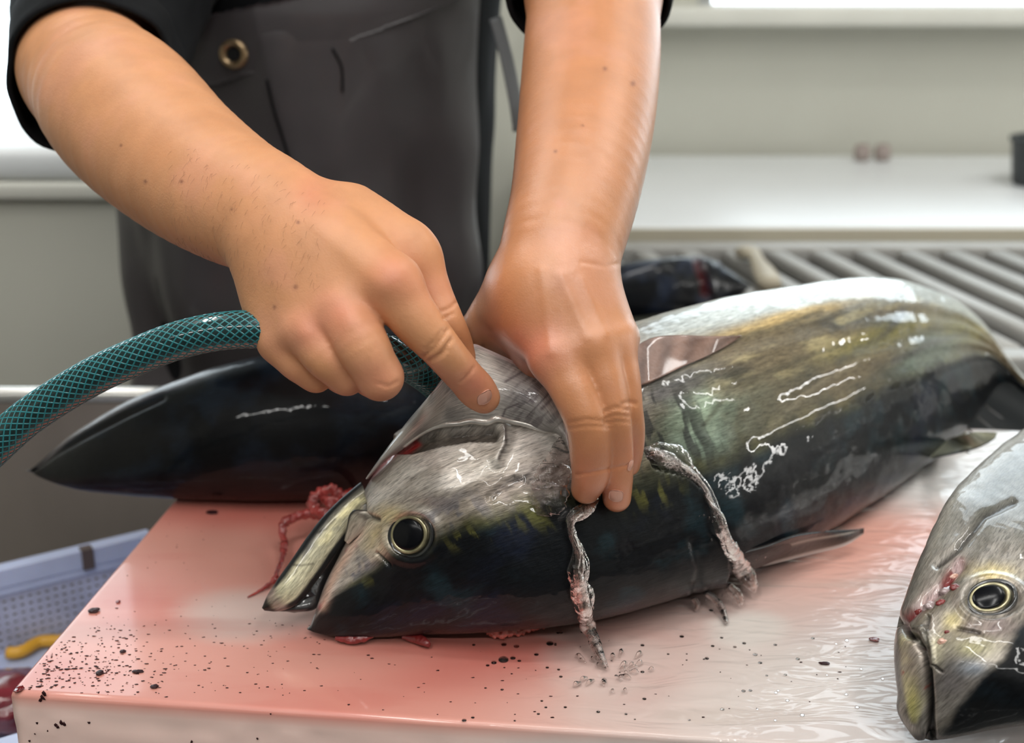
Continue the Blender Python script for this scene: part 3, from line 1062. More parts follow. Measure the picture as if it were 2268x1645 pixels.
# ------------------------------------------------------------------ the tuna being rinsed
st = [  # dorsal u v, ventral u v, thickness ratio
    (681, 1402, 686, 1390, .9), (700, 1410, 697, 1358, .8), (735, 1412, 716, 1304, .74), (800, 1412, 748, 1236, .70), (880, 1407, 785, 1163, .68), (950, 1403, 806, 1092, .68),
    (1060, 1398, 856, 1010, .69), (1200, 1386, 930, 915, .71), (1330, 1364, 1060, 842, .73), (1450, 1330, 1200, 785, .75), (1570, 1290, 1340, 735, .76),
    (1700, 1240, 1480, 690, .76), (1800, 1190, 1620, 655, .76), (1900, 1130, 1760, 633, .76), (2000, 1065, 1880, 616, .76), (2080, 1005, 1970, 615, .77),
    (2150, 935, 2062, 640, .8), (2192, 880, 2140, 680, .84), (2218, 850, 2196, 735, .9), (2240, 850, 2232, 790, .95), (2262, 868, 2262, 826, .95), (2300, 890, 2304, 852, .8)]
T1 = Loft(st, 640, 300)
U, Vp, Dp = T1.pix()
S, FR, FRONT = T1.S, T1.fr, T1.front
print('main fish depth', T1.dep[[0, 100, 200, 320, 420, 520, 600, 639]])
# relief: gill plate edge, gill slit, preopercle ridges, cheek, jaw hinge, corselet
OPER = [(1395, 965), (1440, 1040), (1520, 1058), (1575, 1110), (1600, 1180), (1608, 1260), (1600, 1310)]
SLIT = [(872, 1004), (905, 975), (960, 957), (1040, 946), (1092, 944), (1107, 962), (1100, 976), (1040, 974), (980, 985), (915, 1004)]
amt = np.zeros_like(U)
fm = FRONT.astype(float)
du = dpoly(U, Vp, OPER)
headside = inpoly(U, Vp, OPER + [(1600, 1700), (300, 1700), (300, 500), (1300, 700)])
amt += fm * np.where(headside, 0.0042 * np.exp(-du / 70), -0.0026 * np.exp(-du / 26)) * smooth(700, 950, U)
sl = softpoly(U, Vp, SLIT, 5)
amt -= fm * 0.0055 * sl
RIDGE1 = [(885, 968), (950, 942), (1030, 931), (1100, 931), (1118, 950), (1116, 985), (1100, 1020)]
amt += fm * 0.0032 * np.exp(-(dpoly(U, Vp, RIDGE1) / 13) ** 2)
RIDGE2 = [(1085, 1010), (1060, 1060), (1000, 1090), (900, 1110), (835, 1130)]
amt += fm * 0.0016 * np.exp(-(dpoly(U, Vp, RIDGE2) / 22) ** 2)
amt += fm * 0.004 * np.exp(-((U - 950) / 90) ** 2 - ((Vp - 1060) / 55) ** 2)           # cheek muscle
for (pl, w_, a_) in [([(1085, 1100), (1120, 1070), (1150, 1060)], 7, .0016), ([(835, 1226), (850, 1240), (862, 1252)], 4, .002),
                     ([(797, 1090), (806, 1118), (806, 1140), (838, 1150)], 5, .0028), ([(1530, 1200), (1545, 1260), (1535, 1310)], 8, .001)]:
    amt -= fm * a_ * np.exp(-(dpoly(U, Vp, pl) / w_) ** 2)
eu, ev = 913.0, 1186.0
re = np.hypot((U - eu) / 52, (Vp - ev) / 49)
amt += fm * 0.0016 * np.exp(-((re - 1.15) / .22) ** 2) - fm * 0.0035 * smooth(1.05, .8, re)
PT = T1.V.copy()
fine = fbm(T1.uv * np.array([60, 60, 1]), 4, 2) - .5
amt += 0.0012 * fine * smooth(0.0, 0.08, S)
# muscle bands along the flank
fl = np.sin((FR - .45) * 46 + 2.2 * fbm(T1.uv * np.array([8, 12, 1]), 3, 8)) * smooth(1400, 1600, U) * smooth(.35, .5, FR) * smooth(1.0, .8, FR)
amt += 0.0007 * fl
T1.displace(amt)
# ---- colour
suv = T1.uv
n1 = fbm(suv * np.array([14, 55, 1]), 5, 1); n2 = fbm(suv * np.array([45, 45, 1]), 5, 5); n3 = fbm(suv * np.array([22, 160, 1]), 4, 12)
n4 = fbm(suv * np.array([120, 120, 1]), 3, 15)
fw = FR + 0.05 * (n2 - .5) + 0.03 * (n1 - .5)
bd = np.interp(U, [690, 790, 850, 1000, 1200, 1400, 1700, 2000, 2150], [.70, .58, .54, .49, .455, .40, .405, .43, .45])
black = lerp(srgb((12, 15, 19)), srgb((24, 40, 46)), smooth(.5, .75, n2))
black = lerp(black, srgb((20, 26, 44)), smooth(.55, .75, fbm(suv * np.array([20, 30, 1]), 4, 44)) * .8)
olive = lerp(srgb((58, 60, 46)), srgb((92, 90, 54)), smooth(.45, .75, n2))
head = lerp(srgb((176, 167, 158)), srgb((220, 212, 204)), smooth(.3, .65, n3))
head = lerp(head, srgb((140, 126, 108)), smooth(.52, .72, n1) * .6)
flank = lerp(srgb((118, 104, 80)), srgb((70, 63, 49)), smooth(.4, .65, n1))
flank = lerp(flank, srgb((188, 172, 128)), smooth(.56, .74, n3) * .7 * smooth(.55, .7, FR))
belly = srgb((206, 210, 206))
isbody = smooth(1330, 1480, U + 0.2 * (Vp - 900))
lightc = lerp(head, flank, isbody)
lightc = lerp(lightc, belly, smooth(.80, .93, fw) * isbody)
# teal patches, yellow patches, tan stripes, corselet
def blob(cu, cv, ru, rv, ang=0.0):
    c_, s_ = math.cos(ang), math.sin(ang)
    x = ((U - cu) * c_ + (Vp - cv) * s_) / ru; y = (-(U - cu) * s_ + (Vp - cv) * c_) / rv
    return np.exp(-(x * x + y * y)) * fm
lightc = lerp(lightc, srgb((112, 130, 118)), np.clip(blob(1600, 950, 130, 55, -.45) * (.5 + 1.1 * n4), 0, 1))
lightc = lerp(lightc, srgb((150, 166, 144)), np.clip(blob(1545, 905, 60, 70, -.3) * (.3 + 1.2 * n4), 0, 1))
lightc = lerp(lightc, srgb((140, 130, 66)), np.clip(blob(1950, 745, 120, 24, -.35) + blob(2130, 735, 50, 30), 0, .9))
lightc = lerp(lightc, srgb((206, 176, 120)), np.clip((blob(1720, 712, 150, 13, -.25) + blob(1780, 690, 90, 10, -.2)) * (.4 + 1.0 * n3), 0, .95))
lightc = lerp(lightc, srgb((96, 92, 92)), np.clip(blob(1500, 850, 110, 40, -.4) * (.5 + .9 * n3), 0, .9))
lightc = lerp(lightc, srgb((92, 84, 66)), np.clip(blob(1740, 890, 130, 46, -.42) + blob(1690, 965, 60, 60), 0, .75))
lightc = lerp(lightc, srgb((120, 140, 126)), np.clip(blob(2060, 790, 70, 40, -.5), 0, .7))
for pl, w_, c_ in [([(1860, 800), (1960, 740), (2000, 690)], 11, (62, 62, 62)), ([(1560, 940), (1620, 860), (1760, 800), (1870, 760)], 6, (70, 66, 52)),
                   ([(1690, 960), (1800, 860), (1900, 800)], 6, (150, 138, 116)), ([(1400, 850), (1520, 800), (1640, 750)], 9, (70, 58, 52)),
                   ([(1500, 790), (1600, 755), (1700, 730), (1820, 690)], 7, (90, 84, 70)), ([(1980, 800), (2060, 760), (2140, 740)], 9, (88, 86, 84))]:
    lightc = lerp(lightc, srgb(c_), fm * .75 * np.exp(-(dpoly(U, Vp, pl) / w_) ** 2) * (.4 + .9 * n1))
# corselet wrinkles behind the gill plate: thin dark strokes
wr = smooth(.52, .60, fbm(np.stack([suv[..., 0] * 170, suv[..., 1] * 38, 0 * U], -1), 3, 61))
lightc = lerp(lightc, srgb((46, 46, 46)), np.clip(1.3 * wr * (blob(1490, 1000, 90, 90) + blob(1460, 930, 60, 60)), 0, .8))
# head: bluish scars, pink cheek ring, yellow tint
lightc = lerp(lightc, srgb((168, 146, 138)), np.clip(blob(980, 1235, 60, 40) + blob(860, 1250, 40, 30), 0, .7))
lightc = lerp(lightc, srgb((214, 196, 150)), np.clip((blob(830, 1195, 32, 36, -1) + blob(870, 1140, 40, 22)) * (.3 + n4), 0, .85))
lightc = lerp(lightc, srgb((112, 112, 122)), np.clip(smooth(.58, .68, n4) * (blob(1020, 1160, 90, 60) + blob(800, 1290, 60, 60)), 0, .8))
lightc = lerp(lightc, srgb((150, 138, 132)), np.clip(blob(1180, 1080, 110, 60) * .8, 0, .8))
lightc = lerp(lightc, srgb((216, 208, 196)), np.clip(blob(1060, 1010, 70, 40, -.3) * (.4 + n3), 0, .8))
for pl, w_ in [([(1090, 1100), (1125, 1068), (1150, 1058), (1215, 1066)], 3.5), ([(1140, 1055), (1180, 1075), (1225, 1080)], 3),
               ([(1120, 1085), (1180, 1040), (1240, 1030)], 3), ([(1118, 950), (1120, 985), (1104, 1020)], 4), ([(836, 1224), (852, 1240), (864, 1254)], 3.5),
               ([(797, 1090), (806, 1118), (806, 1138), (838, 1150)], 4.5)]:
    lightc = lerp(lightc, srgb((58, 52, 52)), fm * .85 * np.exp(-(dpoly(U, Vp, pl) / w_) ** 2))
mask_b = smooth(bd + .05, bd - .02, fw)
mask_o = smooth(bd + .11, bd + .01, fw + 0.06 * (n4 - .5))
mask_o = mask_o * np.where(U > 1450, .75, smooth(700, 800, U))
# the snout is black up to the mouth corner
sn = smooth(745, 705, U - .75 * (Vp - 1400) * 0 + .9 * (1375 - Vp)) * fm
col = lerp(lightc, olive, mask_o)
col = lerp(col, black, mask_b)
n7 = fbm(np.stack([suv[..., 0] * 260, suv[..., 1] * 90, 0 * U], -1), 4, 77)
yp = smooth(.48, .60, n7) * np.clip(blob(1190, 1140, 60, 45) + blob(1440, 1095, 55, 36) + blob(1050, 1190, 60, 26, -.3) + .6 * blob(830, 1290, 40, 20, -.4), 0, 1)
col = lerp(col, srgb((112, 110, 52)), yp * .55 * smooth(bd - .10, bd - .02, FR))
col = lerp(col, srgb((22, 20, 22)), np.clip(sn, 0, 1) * .85)
col = lerp(col, lerp(srgb((70, 62, 54)), srgb((112, 102, 92)), smooth(.4, .65, n4)), sl * .92)
col = lerp(col, srgb((170, 40, 40)), fm * .9 * np.exp(-(dpoly(U, Vp, [(815, 1062), (850, 1030), (885, 1000), (915, 975)]) / 7) ** 2))
# pale pinkish gum line of the upper jaw
gum = fm * np.exp(-(dpoly(U, Vp, [(712, 1345), (724, 1312), (740, 1275), (768, 1230), (795, 1180)]) / 11) ** 2)
col = lerp(col, lerp(srgb((206, 170, 150)), srgb((168, 52, 50)), smooth(.62, .8, n4)[...]), gum * .8 * smooth(1370, 1345, Vp))
backc = lerp(belly, black, smooth(.5, .4, fw))
col = np.where(FRONT[..., None], col, lerp(backc, col, smooth(-.4, -.05, np.cos(T1.th))[None, :]))
met = 0.55 * (1 - mask_b) * (1 - sl) * (1 - gum) * (0.7 + .3 * isbody)
tuna = empty('tuna', 'large tuna with open mouth being rinsed in the middle of the bloody board', 'fish', tuple(T1.V[..., :].reshape(-1, 3).mean(0) * np.array([1, 1, 0])), 'tunas on the work table')
T1.build('body', M_FISH, tuna, metal(col, met))

p_, n_, d_ = T1.at(eu, ev)
upx = P(eu + 10, ev, d_) - P(eu, ev, d_)
s_px = d_ * K / F
eye(tuna, p_, n_ * 0.8 + 0.2 * (CAM - p_) / np.linalg.norm(CAM - p_), upx, 54 * s_px, 50 * s_px, math.radians(28), 0.0008)

# lower jaw: a separate hinged plate
JL = [(580, 1346, 586, 1352, .7), (590, 1322, 612, 1354, .65), (613, 1285, 655, 1340, .6), (645, 1240, 700, 1288, .55), (682, 1186, 738, 1234, .5), (722, 1136, 775, 1184, .5), (766, 1094, 802, 1146, .55), (800, 1066, 826, 1128, .6)]
jd = float(T1.dep[60]) - 0.004
J = Loft([(b, c, a, d, e) for (a, d, b, c, e) in [(x[0], x[1], x[2], x[3], x[4]) for x in JL]], 160, 72, zmin=0.001, depth=[(0, jd - 0.002), (1, jd + 0.012)])
u, v, d = J.pix()
jn = fbm(J.uv * np.array([40, 120, 1]), 5, 31)
jc = lerp(srgb((206, 200, 170)), srgb((150, 148, 140)), smooth(.45, .7, jn))
jc = lerp(jc, srgb((232, 222, 176)), smooth(.5, .65, fbm(J.uv * 50, 4, 37)) * smooth(.3, .5, J.fr) * smooth(.8, .6, J.fr))
jc = lerp(jc, srgb((30, 32, 34)), np.maximum(smooth(.78, .90, J.fr + .1 * (jn - .5)), smooth(.24, .13, J.fr + .08 * (jn - .5))))
jc = lerp(jc, srgb((74, 70, 66)), smooth(.60, .68, fbm(J.uv * np.array([30, 160, 1]), 4, 39)) * .7)
for pl in ([(640, 1250), (668, 1252), (694, 1248)], [(700, 1180), (722, 1172), (742, 1150)]):
    jc = lerp(jc, srgb((52, 48, 46)), J.front * .7 * np.exp(-(dpoly(u, v, pl) / 2.5) ** 2))
jc = lerp(jc, srgb((46, 42, 40)), smooth(.12, .03, J.S))
jc = lerp(jc, srgb((160, 140, 132)), smooth(.16, .10, J.S) * smooth(.04, .08, J.S) * .7)
jc = np.where(J.front[..., None], jc, srgb((120, 118, 112)))
J.build('lower_jaw', M_FISH, tuna, metal(jc, .65 * smooth(.84, .7, J.fr) * smooth(.2, .34, J.fr) * smooth(.1, .25, J.fr)))
# maxilla flap at the corner of the mouth
MX = Loft([(772, 1206, 762, 1196, .5), (790, 1192, 768, 1164, .5), (815, 1172, 776, 1136, .5), (838, 1152, 798, 1128, .5), (848, 1142, 828, 1132, .5)], 60, 40, zmin=None, depth=[(0, T1.depth_at(815, 1180) + .012), (1, T1.depth_at(840, 1150) + .008)])
mc = lerp(srgb((190, 182, 166)), srgb((120, 112, 104)), smooth(.4, .65, fbm(MX.uv * 90, 4, 41)))
mc = lerp(mc, srgb((34, 32, 34)), np.maximum(smooth(.82, .95, MX.fr), smooth(.14, .04, MX.fr)))
MX.build('maxilla', M_FISH, tuna, metal(mc, .5))
# mouth lining and tongue between the jaws
ML = Loft([(652, 1357, 634, 1354, .5), (700, 1347, 616, 1346, .5), (716, 1312, 644, 1296, .5), (740, 1262, 694, 1226, .5), (778, 1200, 742, 1164, .5), (812, 1150, 790, 1124, .5)], 60, 32, zmin=0.001,
          depth=[(0, jd + .010), (.4, jd + .022), (1, jd + .016)])
ML.build('mouth_lining', M_MOUTH, tuna, metal(np.full((60, 32, 3), .02), 0))
TG = Loft([(700, 1318, 636, 1332, .4), (690, 1306, 642, 1312, .4), (704, 1282, 676, 1284, .5), (724, 1256, 704, 1250, .5), (744, 1226, 730, 1216, .5)], 60, 32, zmin=0.001, depth=[(0, jd + .006), (1, jd + .010)])
tgc = lerp(srgb((44, 38, 40)), srgb((110, 98, 96)), smooth(.5, .7, fbm(TG.uv * 150, 4, 52)))
TG.build('tongue', M_FISHD, tuna, metal(tgc, .1))

# lifted gill cover membrane held open by both hands
def PD(lst):
    return [P(a, b, c) for (a, b, c) in lst]
gd = lambda u, v: T1.depth_at(u, v)
outer = PD([(812, 1058, gd(830, 1070) + .004), (850, 1006, gd(870, 1010)), (900, 938, gd(900, 960)), (958, 868, .905), (1004, 806, .918), (1030, 772, .926), (1050, 762, .930), (1078, 773, .931), (1130, 797, .930),
            (1180, 826, .926), (1215, 856, .920), (1240, 900, .910), (1254, 948, .900), (1262, 1000, .890)])
inner_px = [(822, 1062), (858, 1022), (900, 985), (945, 956), (985, 944), (1015, 938), (1045, 934), (1075, 932), (1105, 933), (1135, 940), (1165, 948), (1200, 955), (1235, 965), (1258, 1002)]
inner = []
for (a, b) in inner_px:
    q, nq, dq = T1.at(a, b)
    inner.append(q + nq * 0.002)
def flapc(s, t, v):
    u_, v_, _ = proj(v)
    x = P3(u_ / 60, v_ / 60)
    n = fbm(x * 1.5, 5, 71); nf = fbm(np.stack([(u_ + v_) / 9, (u_ - v_) / 50, 0 * u_], -1), 4, 73)
    c = lerp(srgb((206, 200, 192)), srgb((168, 163, 158)), smooth(.35, .7, n))
    right = smooth(1080, 1160, u_)
    c = lerp(c, lerp(srgb((150, 146, 144)), srgb((110, 104, 106)), smooth(.48, .62, nf)), right * .8)
    c = lerp(c, srgb((206, 188, 186)), smooth(.10, .0, t) * .9)
    for pl, w_ in [([(1120, 845), (1165, 818)], 3), ([(1165, 925), (1215, 872)], 1.8), ([(1190, 875), (1180, 890), (1174, 886)], 4), ([(1108, 935), (1120, 905), (1150, 893)], 2.5), ([(1200, 905), (1225, 880)], 4)]:
        c = lerp(c, srgb((92, 82, 86)), .8 * np.exp(-(dpoly(u_, v_, pl) / w_) ** 2))
    return metal(c, .25 + 0 * s)
M_FLAP = fish_mat('gill_membrane', 0.2, 0.34)
gill = sheet('gill_cover', outer, inner, 200, 70, M_FLAP, tuna, flapc, 0.0022, 0.006, (CAM - P(1100, 850, .9)) / np.linalg.norm(CAM - P(1100, 850, .9)))
gill['label'] = 'pale grey gill cover membrane pulled up'

rq = [T1.at(a_, b_)[0] + T1.at(a_, b_)[1] * .003 for (a_, b_) in inner_px[2:]]
rq = hermite(np.linspace(0, 1, len(rq)), np.array(rq), np.linspace(0, 1, 90))
v, fs = tube(rq, (.0008 + .0011 * np.sin(np.linspace(.15, math.pi - .15, 90)) + .0004 * fbm(rq * 200, 2, 5)), 10)
M_RIDGE = simple('silver_ridge', (214, 208, 200), .25, metal=.5, coat=1.0, noise=.15, nscale=200)
mesh('gill_ridge', v, fs, M_RIDGE, tuna)

# fins
def fin_on(L_, name, base_px, tip_edge, mat, parent, colf, off=0.004, tipoff=0.012, thick=0.0016, nn=60, mm=24):
    o = []; i = []
    for (a, b, dd) in tip_edge:
        q, nq, dq = L_.at(a, b)
        o.append(P(a, b, dq - dd))
    for (a, b, dd) in base_px:
        q, nq, dq = L_.at(a, b)
        i.append(P(a, b, dq - dd))
    return sheet(name, o, i, nn, mm, mat, parent, colf, thick)

pf = fin_on(T1, 'pectoral_fin', [(1408, 858, .003), (1450, 842, .003), (1505, 815, .003), (1570, 785, .003), (1638, 747, .003)],
            [(1402, 770, .010), (1445, 748, .014), (1500, 742, .014), (1570, 744, .012), (1642, 743, .006)], M_FIN, tuna, fin_color((98, 72, 62), (150, 118, 104), 26), thick=0.002)
# first dorsal fin, lying back along the board
dz = [PZ(1575, 1288, .004), PZ(1640, 1266, .006), PZ(1720, 1246, .007), PZ(1800, 1226, .008), PZ(1870, 1208, .010), PZ(1912, 1182, .012)]
db = [T1.at(1560, 1280)[0] + np.array([0, 0, .002]), T1.at(1630, 1242)[0] + np.array([0, 0, .004]), P(1700, 1208, T1.depth_at(1700, 1205) - .004), P(1770, 1184, T1.depth_at(1760, 1180) - .004), P(1850, 1177, T1.depth_at(1830, 1140) - .004), PZ(1912, 1181, .013)]
def dorc(s, t, v):
    c = lerp(srgb((18, 19, 22)), srgb((60, 56, 50)), smooth(.3, .1, t))
    c = lerp(c, srgb((206, 206, 204)), smooth(.13, .05, t) * .9)
    c = lerp(c, srgb((190, 186, 176)), np.exp(-((t - .38 - .1 * np.sin(s * 3)) / .05) ** 2) * smooth(.3, .45, s) * smooth(1, .85, s) * .6)
    return c
sheet('first_dorsal_fin', dz, db, 70, 26, M_FIN, tuna, dorc, 0.0016, 0.004, (0, 0, 1))
d2o = PD([(2062, 1015, T1.depth_at(2062, 1000)), (2110, 1006, 1.165), (2160, 994, 1.17), (2198, 975, 1.18), (2208, 960, 1.185)])
d2i = PD([(2060, 1012, T1.depth_at(2062, 1000)), (2100, 975, T1.depth_at(2095, 975)), (2130, 962, 1.165), (2170, 957, 1.175), (2207, 958, 1.185)])
sheet('second_dorsal_fin', d2o, d2i, 40, 20, M_FIN, tuna, fin_color((150, 150, 128), (116, 118, 104), 20, (60, 62, 60)), 0.0018)
# caudal fin at the far end, mostly outside the frame
ce = T1.C[-1]; dirt = T1.C[-1] - T1.C[-20]; dirt /= np.linalg.norm(dirt)
for s_ in (1, -1):
    side = np.array([0, 0, 1.0]) if s_ > 0 else np.array([.5, -.86, 0.0])
    tip = ce + dirt * .05 + (side * .10 if s_ > 0 else side * .07)
    tip[2] = max(tip[2], .004)
    o_ = [ce - dirt * .012 + side * .006, ce + dirt * .012 + side * .03, tip]
    i_ = [ce + dirt * .012, ce + dirt * .026 + side * .022, tip + dirt * .004]
    sheet('tail_fin', o_, i_, 24, 10, M_FIN, tuna, fin_color((18, 18, 20), (34, 34, 36), 30), 0.003)
# finlets along the tail
for k, (a, b) in enumerate([(2120, 985), (2145, 955), (2165, 925), (2182, 900)]):
    q, nq, dq = T1.at(a, b)
    tp = q + dirt * .016 + nq * .006
    sheet('finlet', [q + np.array([0, 0, .002]), q + dirt * .009 + nq * .006, tp], [q, q + dirt * .008, tp + dirt * .001], 10, 6, M_FIN, tuna, fin_color((40, 40, 42), (70, 66, 60), 10), 0.0014)

# ------------------------------------------------------------------ tuna at the right edge
st = [(2058, 1640, 2030, 1640, .9), (2090, 1634, 2002, 1600, .8), (2190, 1612, 1993, 1530, .74), (2330, 1580, 1990, 1430, .72), (2420, 1545, 2003, 1368, .71), (2500, 1490, 2030, 1290, .71),
      (2570, 1420, 2068, 1200, .72), (2630, 1340, 2112, 1115, .73), (2690, 1240, 2168, 1050, .74), (2740, 1150, 2236, 990, .75), (2790, 1060, 2330, 925, .76), (2830, 980, 2440, 860, .77),
      (2860, 910, 2560, 800, .8), (2880, 850, 2680, 760, .85), (2890, 810, 2780, 735, .9), (2910, 775, 2860, 722, .95)]
T2 = Loft(st, 460, 260)
U, Vp, Dp = T2.pix(); S, FR, FRONT = T2.S, T2.fr, T2.front; fm = FRONT.astype(float)
print('right fish depth', T2.dep[[0, 100, 200, 320, 459]])
amt = np.zeros_like(U)
re = np.hypot((U - 2198) / 62, (Vp - 1328) / 44)
amt += fm * (0.0018 * np.exp(-((re - 1.15) / .22) ** 2) - 0.004 * smooth(1.05, .8, re))
MOUTH = [(2062, 1645), (2058, 1560), (2054, 1500), (2047, 1440), (2030, 1412), (2008, 1402), (1994, 1380)]
amt -= fm * 0.0055 * np.exp(-(dpoly(U, Vp, MOUTH) / 9) ** 2)
MX2 = [(2016, 1395), (2050, 1385), (2062, 1412), (2070, 1470), (2058, 1480), (2044, 1430), (2020, 1418)]
amt += fm * 0.003 * softpoly(U, Vp, MX2, 6)
for (pl, w_, a_) in [([(2056, 1365), (2052, 1400), (2060, 1440), (2062, 1470), (2085, 1487)], 3, .002), ([(2118, 1390), (2170, 1400)], 3, .0018),
                     ([(2075, 1250), (2120, 1215), (2180, 1140), (2245, 1110)], 8, .0025), ([(2002, 1370), (2040, 1335), (2085, 1300), (2125, 1250)], 9, .004)]:
    amt -= fm * a_ * np.exp(-(dpoly(U, Vp, pl) / w_) ** 2)
amt += .0011 * (fbm(T2.uv * np.array([60, 60, 1]), 4, 22) - .5)
T2.displace(amt)
suv = T2.uv
n1 = fbm(suv * np.array([14, 55, 1]), 5, 101); n2 = fbm(suv * 45, 5, 105); n3 = fbm(suv * np.array([22, 160, 1]), 4, 112); n4 = fbm(suv * 120, 3, 115)
fw = FR + .06 * (n2 - .5)
lightc = lerp(srgb((128, 120, 110)), srgb((170, 162, 154)), smooth(.3, .65, n3))
lightc = lerp(lightc, srgb((104, 98, 84)), smooth(.5, .7, n1) * .7)
lightc = lerp(lightc, srgb((78, 79, 72)), smooth(1300, 1080, Vp) * .85)
lightc = lerp(lightc, srgb((150, 146, 138)), smooth(.88, .98, FR))
for cu, cv, ru, rv, c_, a_ in [(2200, 1268, 50, 18, (214, 190, 120), .8), (2110, 1375, 22, 20, (214, 200, 150), .8), (2075, 1440, 16, 34, (214, 206, 176), .7),
                               (2160, 1430, 44, 26, (150, 146, 106), .7), (2110, 1500, 40, 40, (112, 106, 112), .7), (2190, 1390, 70, 22, (116, 96, 100), .6), (2150, 1480, 30, 16, (160, 176, 196), .6)]:
    lightc = lerp(lightc, srgb(c_), np.clip(blob(cu, cv, ru, rv) * a_ * (.5 + n4), 0, 1))
jaw = softpoly(U, Vp, [(1990, 1398), (2020, 1416), (2044, 1436), (2052, 1500), (2050, 1560), (2030, 1600), (2018, 1600), (2004, 1540)], 6) * fm
lightc = lerp(lightc, lerp(srgb((206, 198, 160)), srgb((172, 160, 150)), smooth(.4, .65, n2)), jaw * .9)
lightc = lerp(lightc, srgb((214, 206, 120)), jaw * np.clip(blob(2020, 1560, 16, 50), 0, 1) * .7)
lightc = lerp(lightc, srgb((160, 60, 50)), smooth(.66, .72, n4) * jaw)
# black back: boundary runs from the snout up past the eye
DK = [(2068, 1645), (2070, 1625), (2100, 1600), (2130, 1560), (2150, 1530), (2180, 1500), (2210, 1470), (2235, 1430), (2255, 1395), (2300, 1340), (2400, 1200), (2500, 1090), (2620, 980), (2700, 890), (2900, 700), (3200, 900), (3200, 1700)]
dk = softpoly(U + 26 * (n2 - .5), Vp + 26 * (n4 - .5), DK, 12)
dk = np.where(FRONT, dk, smooth(.5, .38, fw))
blackc = lerp(srgb((8, 10, 13)), srgb((20, 28, 34)), smooth(.5, .75, n2))
col = lerp(lightc, blackc, dk)
col = lerp(col, srgb((14, 12, 13)), fm * np.exp(-(dpoly(U, Vp, MOUTH) / 7) ** 2))
col = lerp(col, srgb((20, 19, 20)), fm * smooth(1612, 1632, Vp) * smooth(2080, 2060, U))
col = lerp(col, srgb((24, 24, 26)), fm * smooth(.93, .985, FR) * smooth(1400, 1460, Vp) * .9)
for pl, w_ in [([(2056, 1365), (2052, 1400), (2060, 1440), (2062, 1470), (2085, 1487)], 3.5), ([(2118, 1390), (2170, 1400)], 2.5), ([(2075, 1250), (2120, 1215), (2180, 1140), (2245, 1110)], 6)]:
    col = lerp(col, srgb((40, 36, 36)), fm * .8 * np.exp(-(dpoly(U, Vp, pl) / w_) ** 2))
mxm = softpoly(U, Vp, MX2, 4) * fm
col = lerp(col, lerp(srgb((52, 50, 46)), srgb((124, 118, 106)), n2), mxm * .8)
wound = fm * np.exp(-(dpoly(U, Vp, [(2002, 1370), (2040, 1338), (2085, 1300), (2125, 1245)]) / 13) ** 2)
col = lerp(col, lerp(srgb((112, 30, 36)), srgb((176, 150, 150)), smooth(.4, .6, n4)), np.clip(wound * 1.1, 0, 1) * .9)
met = .5 * (1 - dk) * (1 - np.clip(wound, 0, 1)) * (1 - .95 * smooth(1300, 1120, Vp))
t2 = empty('tuna', 'tuna at the right edge with its head and round eye toward the lower corner', 'fish', tuple(T2.V.reshape(-1, 3).mean(0) * np.array([1, 1, 0])), 'tunas on the work table')
T2.build('body', M_FISH, t2, metal(col, met))
p_, n_, d_ = T2.at(2198, 1328)
s_px = d_ * K / F
eye(t2, p_, n_ * .7 + .3 * (CAM - p_) / np.linalg.norm(CAM - p_), P(2210, 1328, d_) - P(2198, 1328, d_), 56 * s_px, 42 * s_px, math.radians(22), .001)
M_GREYT = simple('grey_tissue', (150, 132, 132), 0.3, coat=1.0, noise=0.4, nscale=200, bump=0.6)
# torn tissue at the corner of the gills
for k, (a, b, r, mt) in enumerate([(2094, 1308, 20, M_GREYT), (2114, 1300, 14, M_FLESH), (2058, 1342, 17, M_GREYT), (2034, 1356, 10, M_FLESH), (2084, 1332, 11, M_FLESH), (2096, 1398, 6, M_FLESH), (2110, 1276, 11, M_PALE), (2085, 1418, 9, M_PALE)]):
    q, nq, dq = T2.at(a, b)
    r = r * dq * K / F
    bm = bmesh.new(); bmesh.ops.create_icosphere(bm, subdivisions=3, radius=1)
    vs = np.array([w.co[:] for w in bm.verts]); fs = [[w.index for w in f.verts] for f in bm.faces]; bm.free()
    vs = vs * (0.35 + 1.3 * fbm(vs * 1.7 + k * 9, 4, k)[:, None]) * np.array([1.15, .8, .8]) * r - nq * r * .35
    o = mesh('torn_tissue', q + vs, fs, mt, t2)

# ------------------------------------------------------------------ tuna lying behind, nose to the left
st = [(58, 1046, 62, 1050, .9), (86, 1024, 92, 1066, .85), (150, 970, 150, 1084, .8), (230, 916, 235, 1094, .78), (330, 866, 345, 1104, .78), (440, 824, 455, 1108, .78), (560, 792, 580, 1110, .78),
      (700, 760, 725, 1106, .78), (860, 736, 890, 1094, .78), (1020, 722, 1050, 1066, .78), (1170, 722, 1190, 1022, .78), (1300, 738, 1316, 970, .8), (1400, 762, 1412, 920, .82), (1480, 790, 1488, 880, .9), (1530, 815, 1534, 850, .95)]
T3 = Loft([(c, d, a, b, e) for (a, b, c, d, e) in st], 360, 160, zmin=0.001)
U, Vp, Dp = T3.pix(); S, FR, FRONT = T3.S, T3.fr, T3.front; fm = FRONT.astype(float)
print('behind fish depth', T3.dep[[0, 60, 120, 200, 300, 359]])
n2 = fbm(T3.uv * 40, 5, 205); n1 = fbm(T3.uv * np.array([10, 40, 1]), 5, 201)
MO = [(70, 1040), (120, 1004), (190, 965), (280, 918), (360, 880)]
T3.displace(-fm * .003 * np.exp(-(dpoly(U, Vp, MO) / 6) ** 2) + .0012 * (n2 - .5))
blackc = lerp(srgb((6, 7, 10)), srgb((16, 24, 34)), smooth(.45, .7, n2))
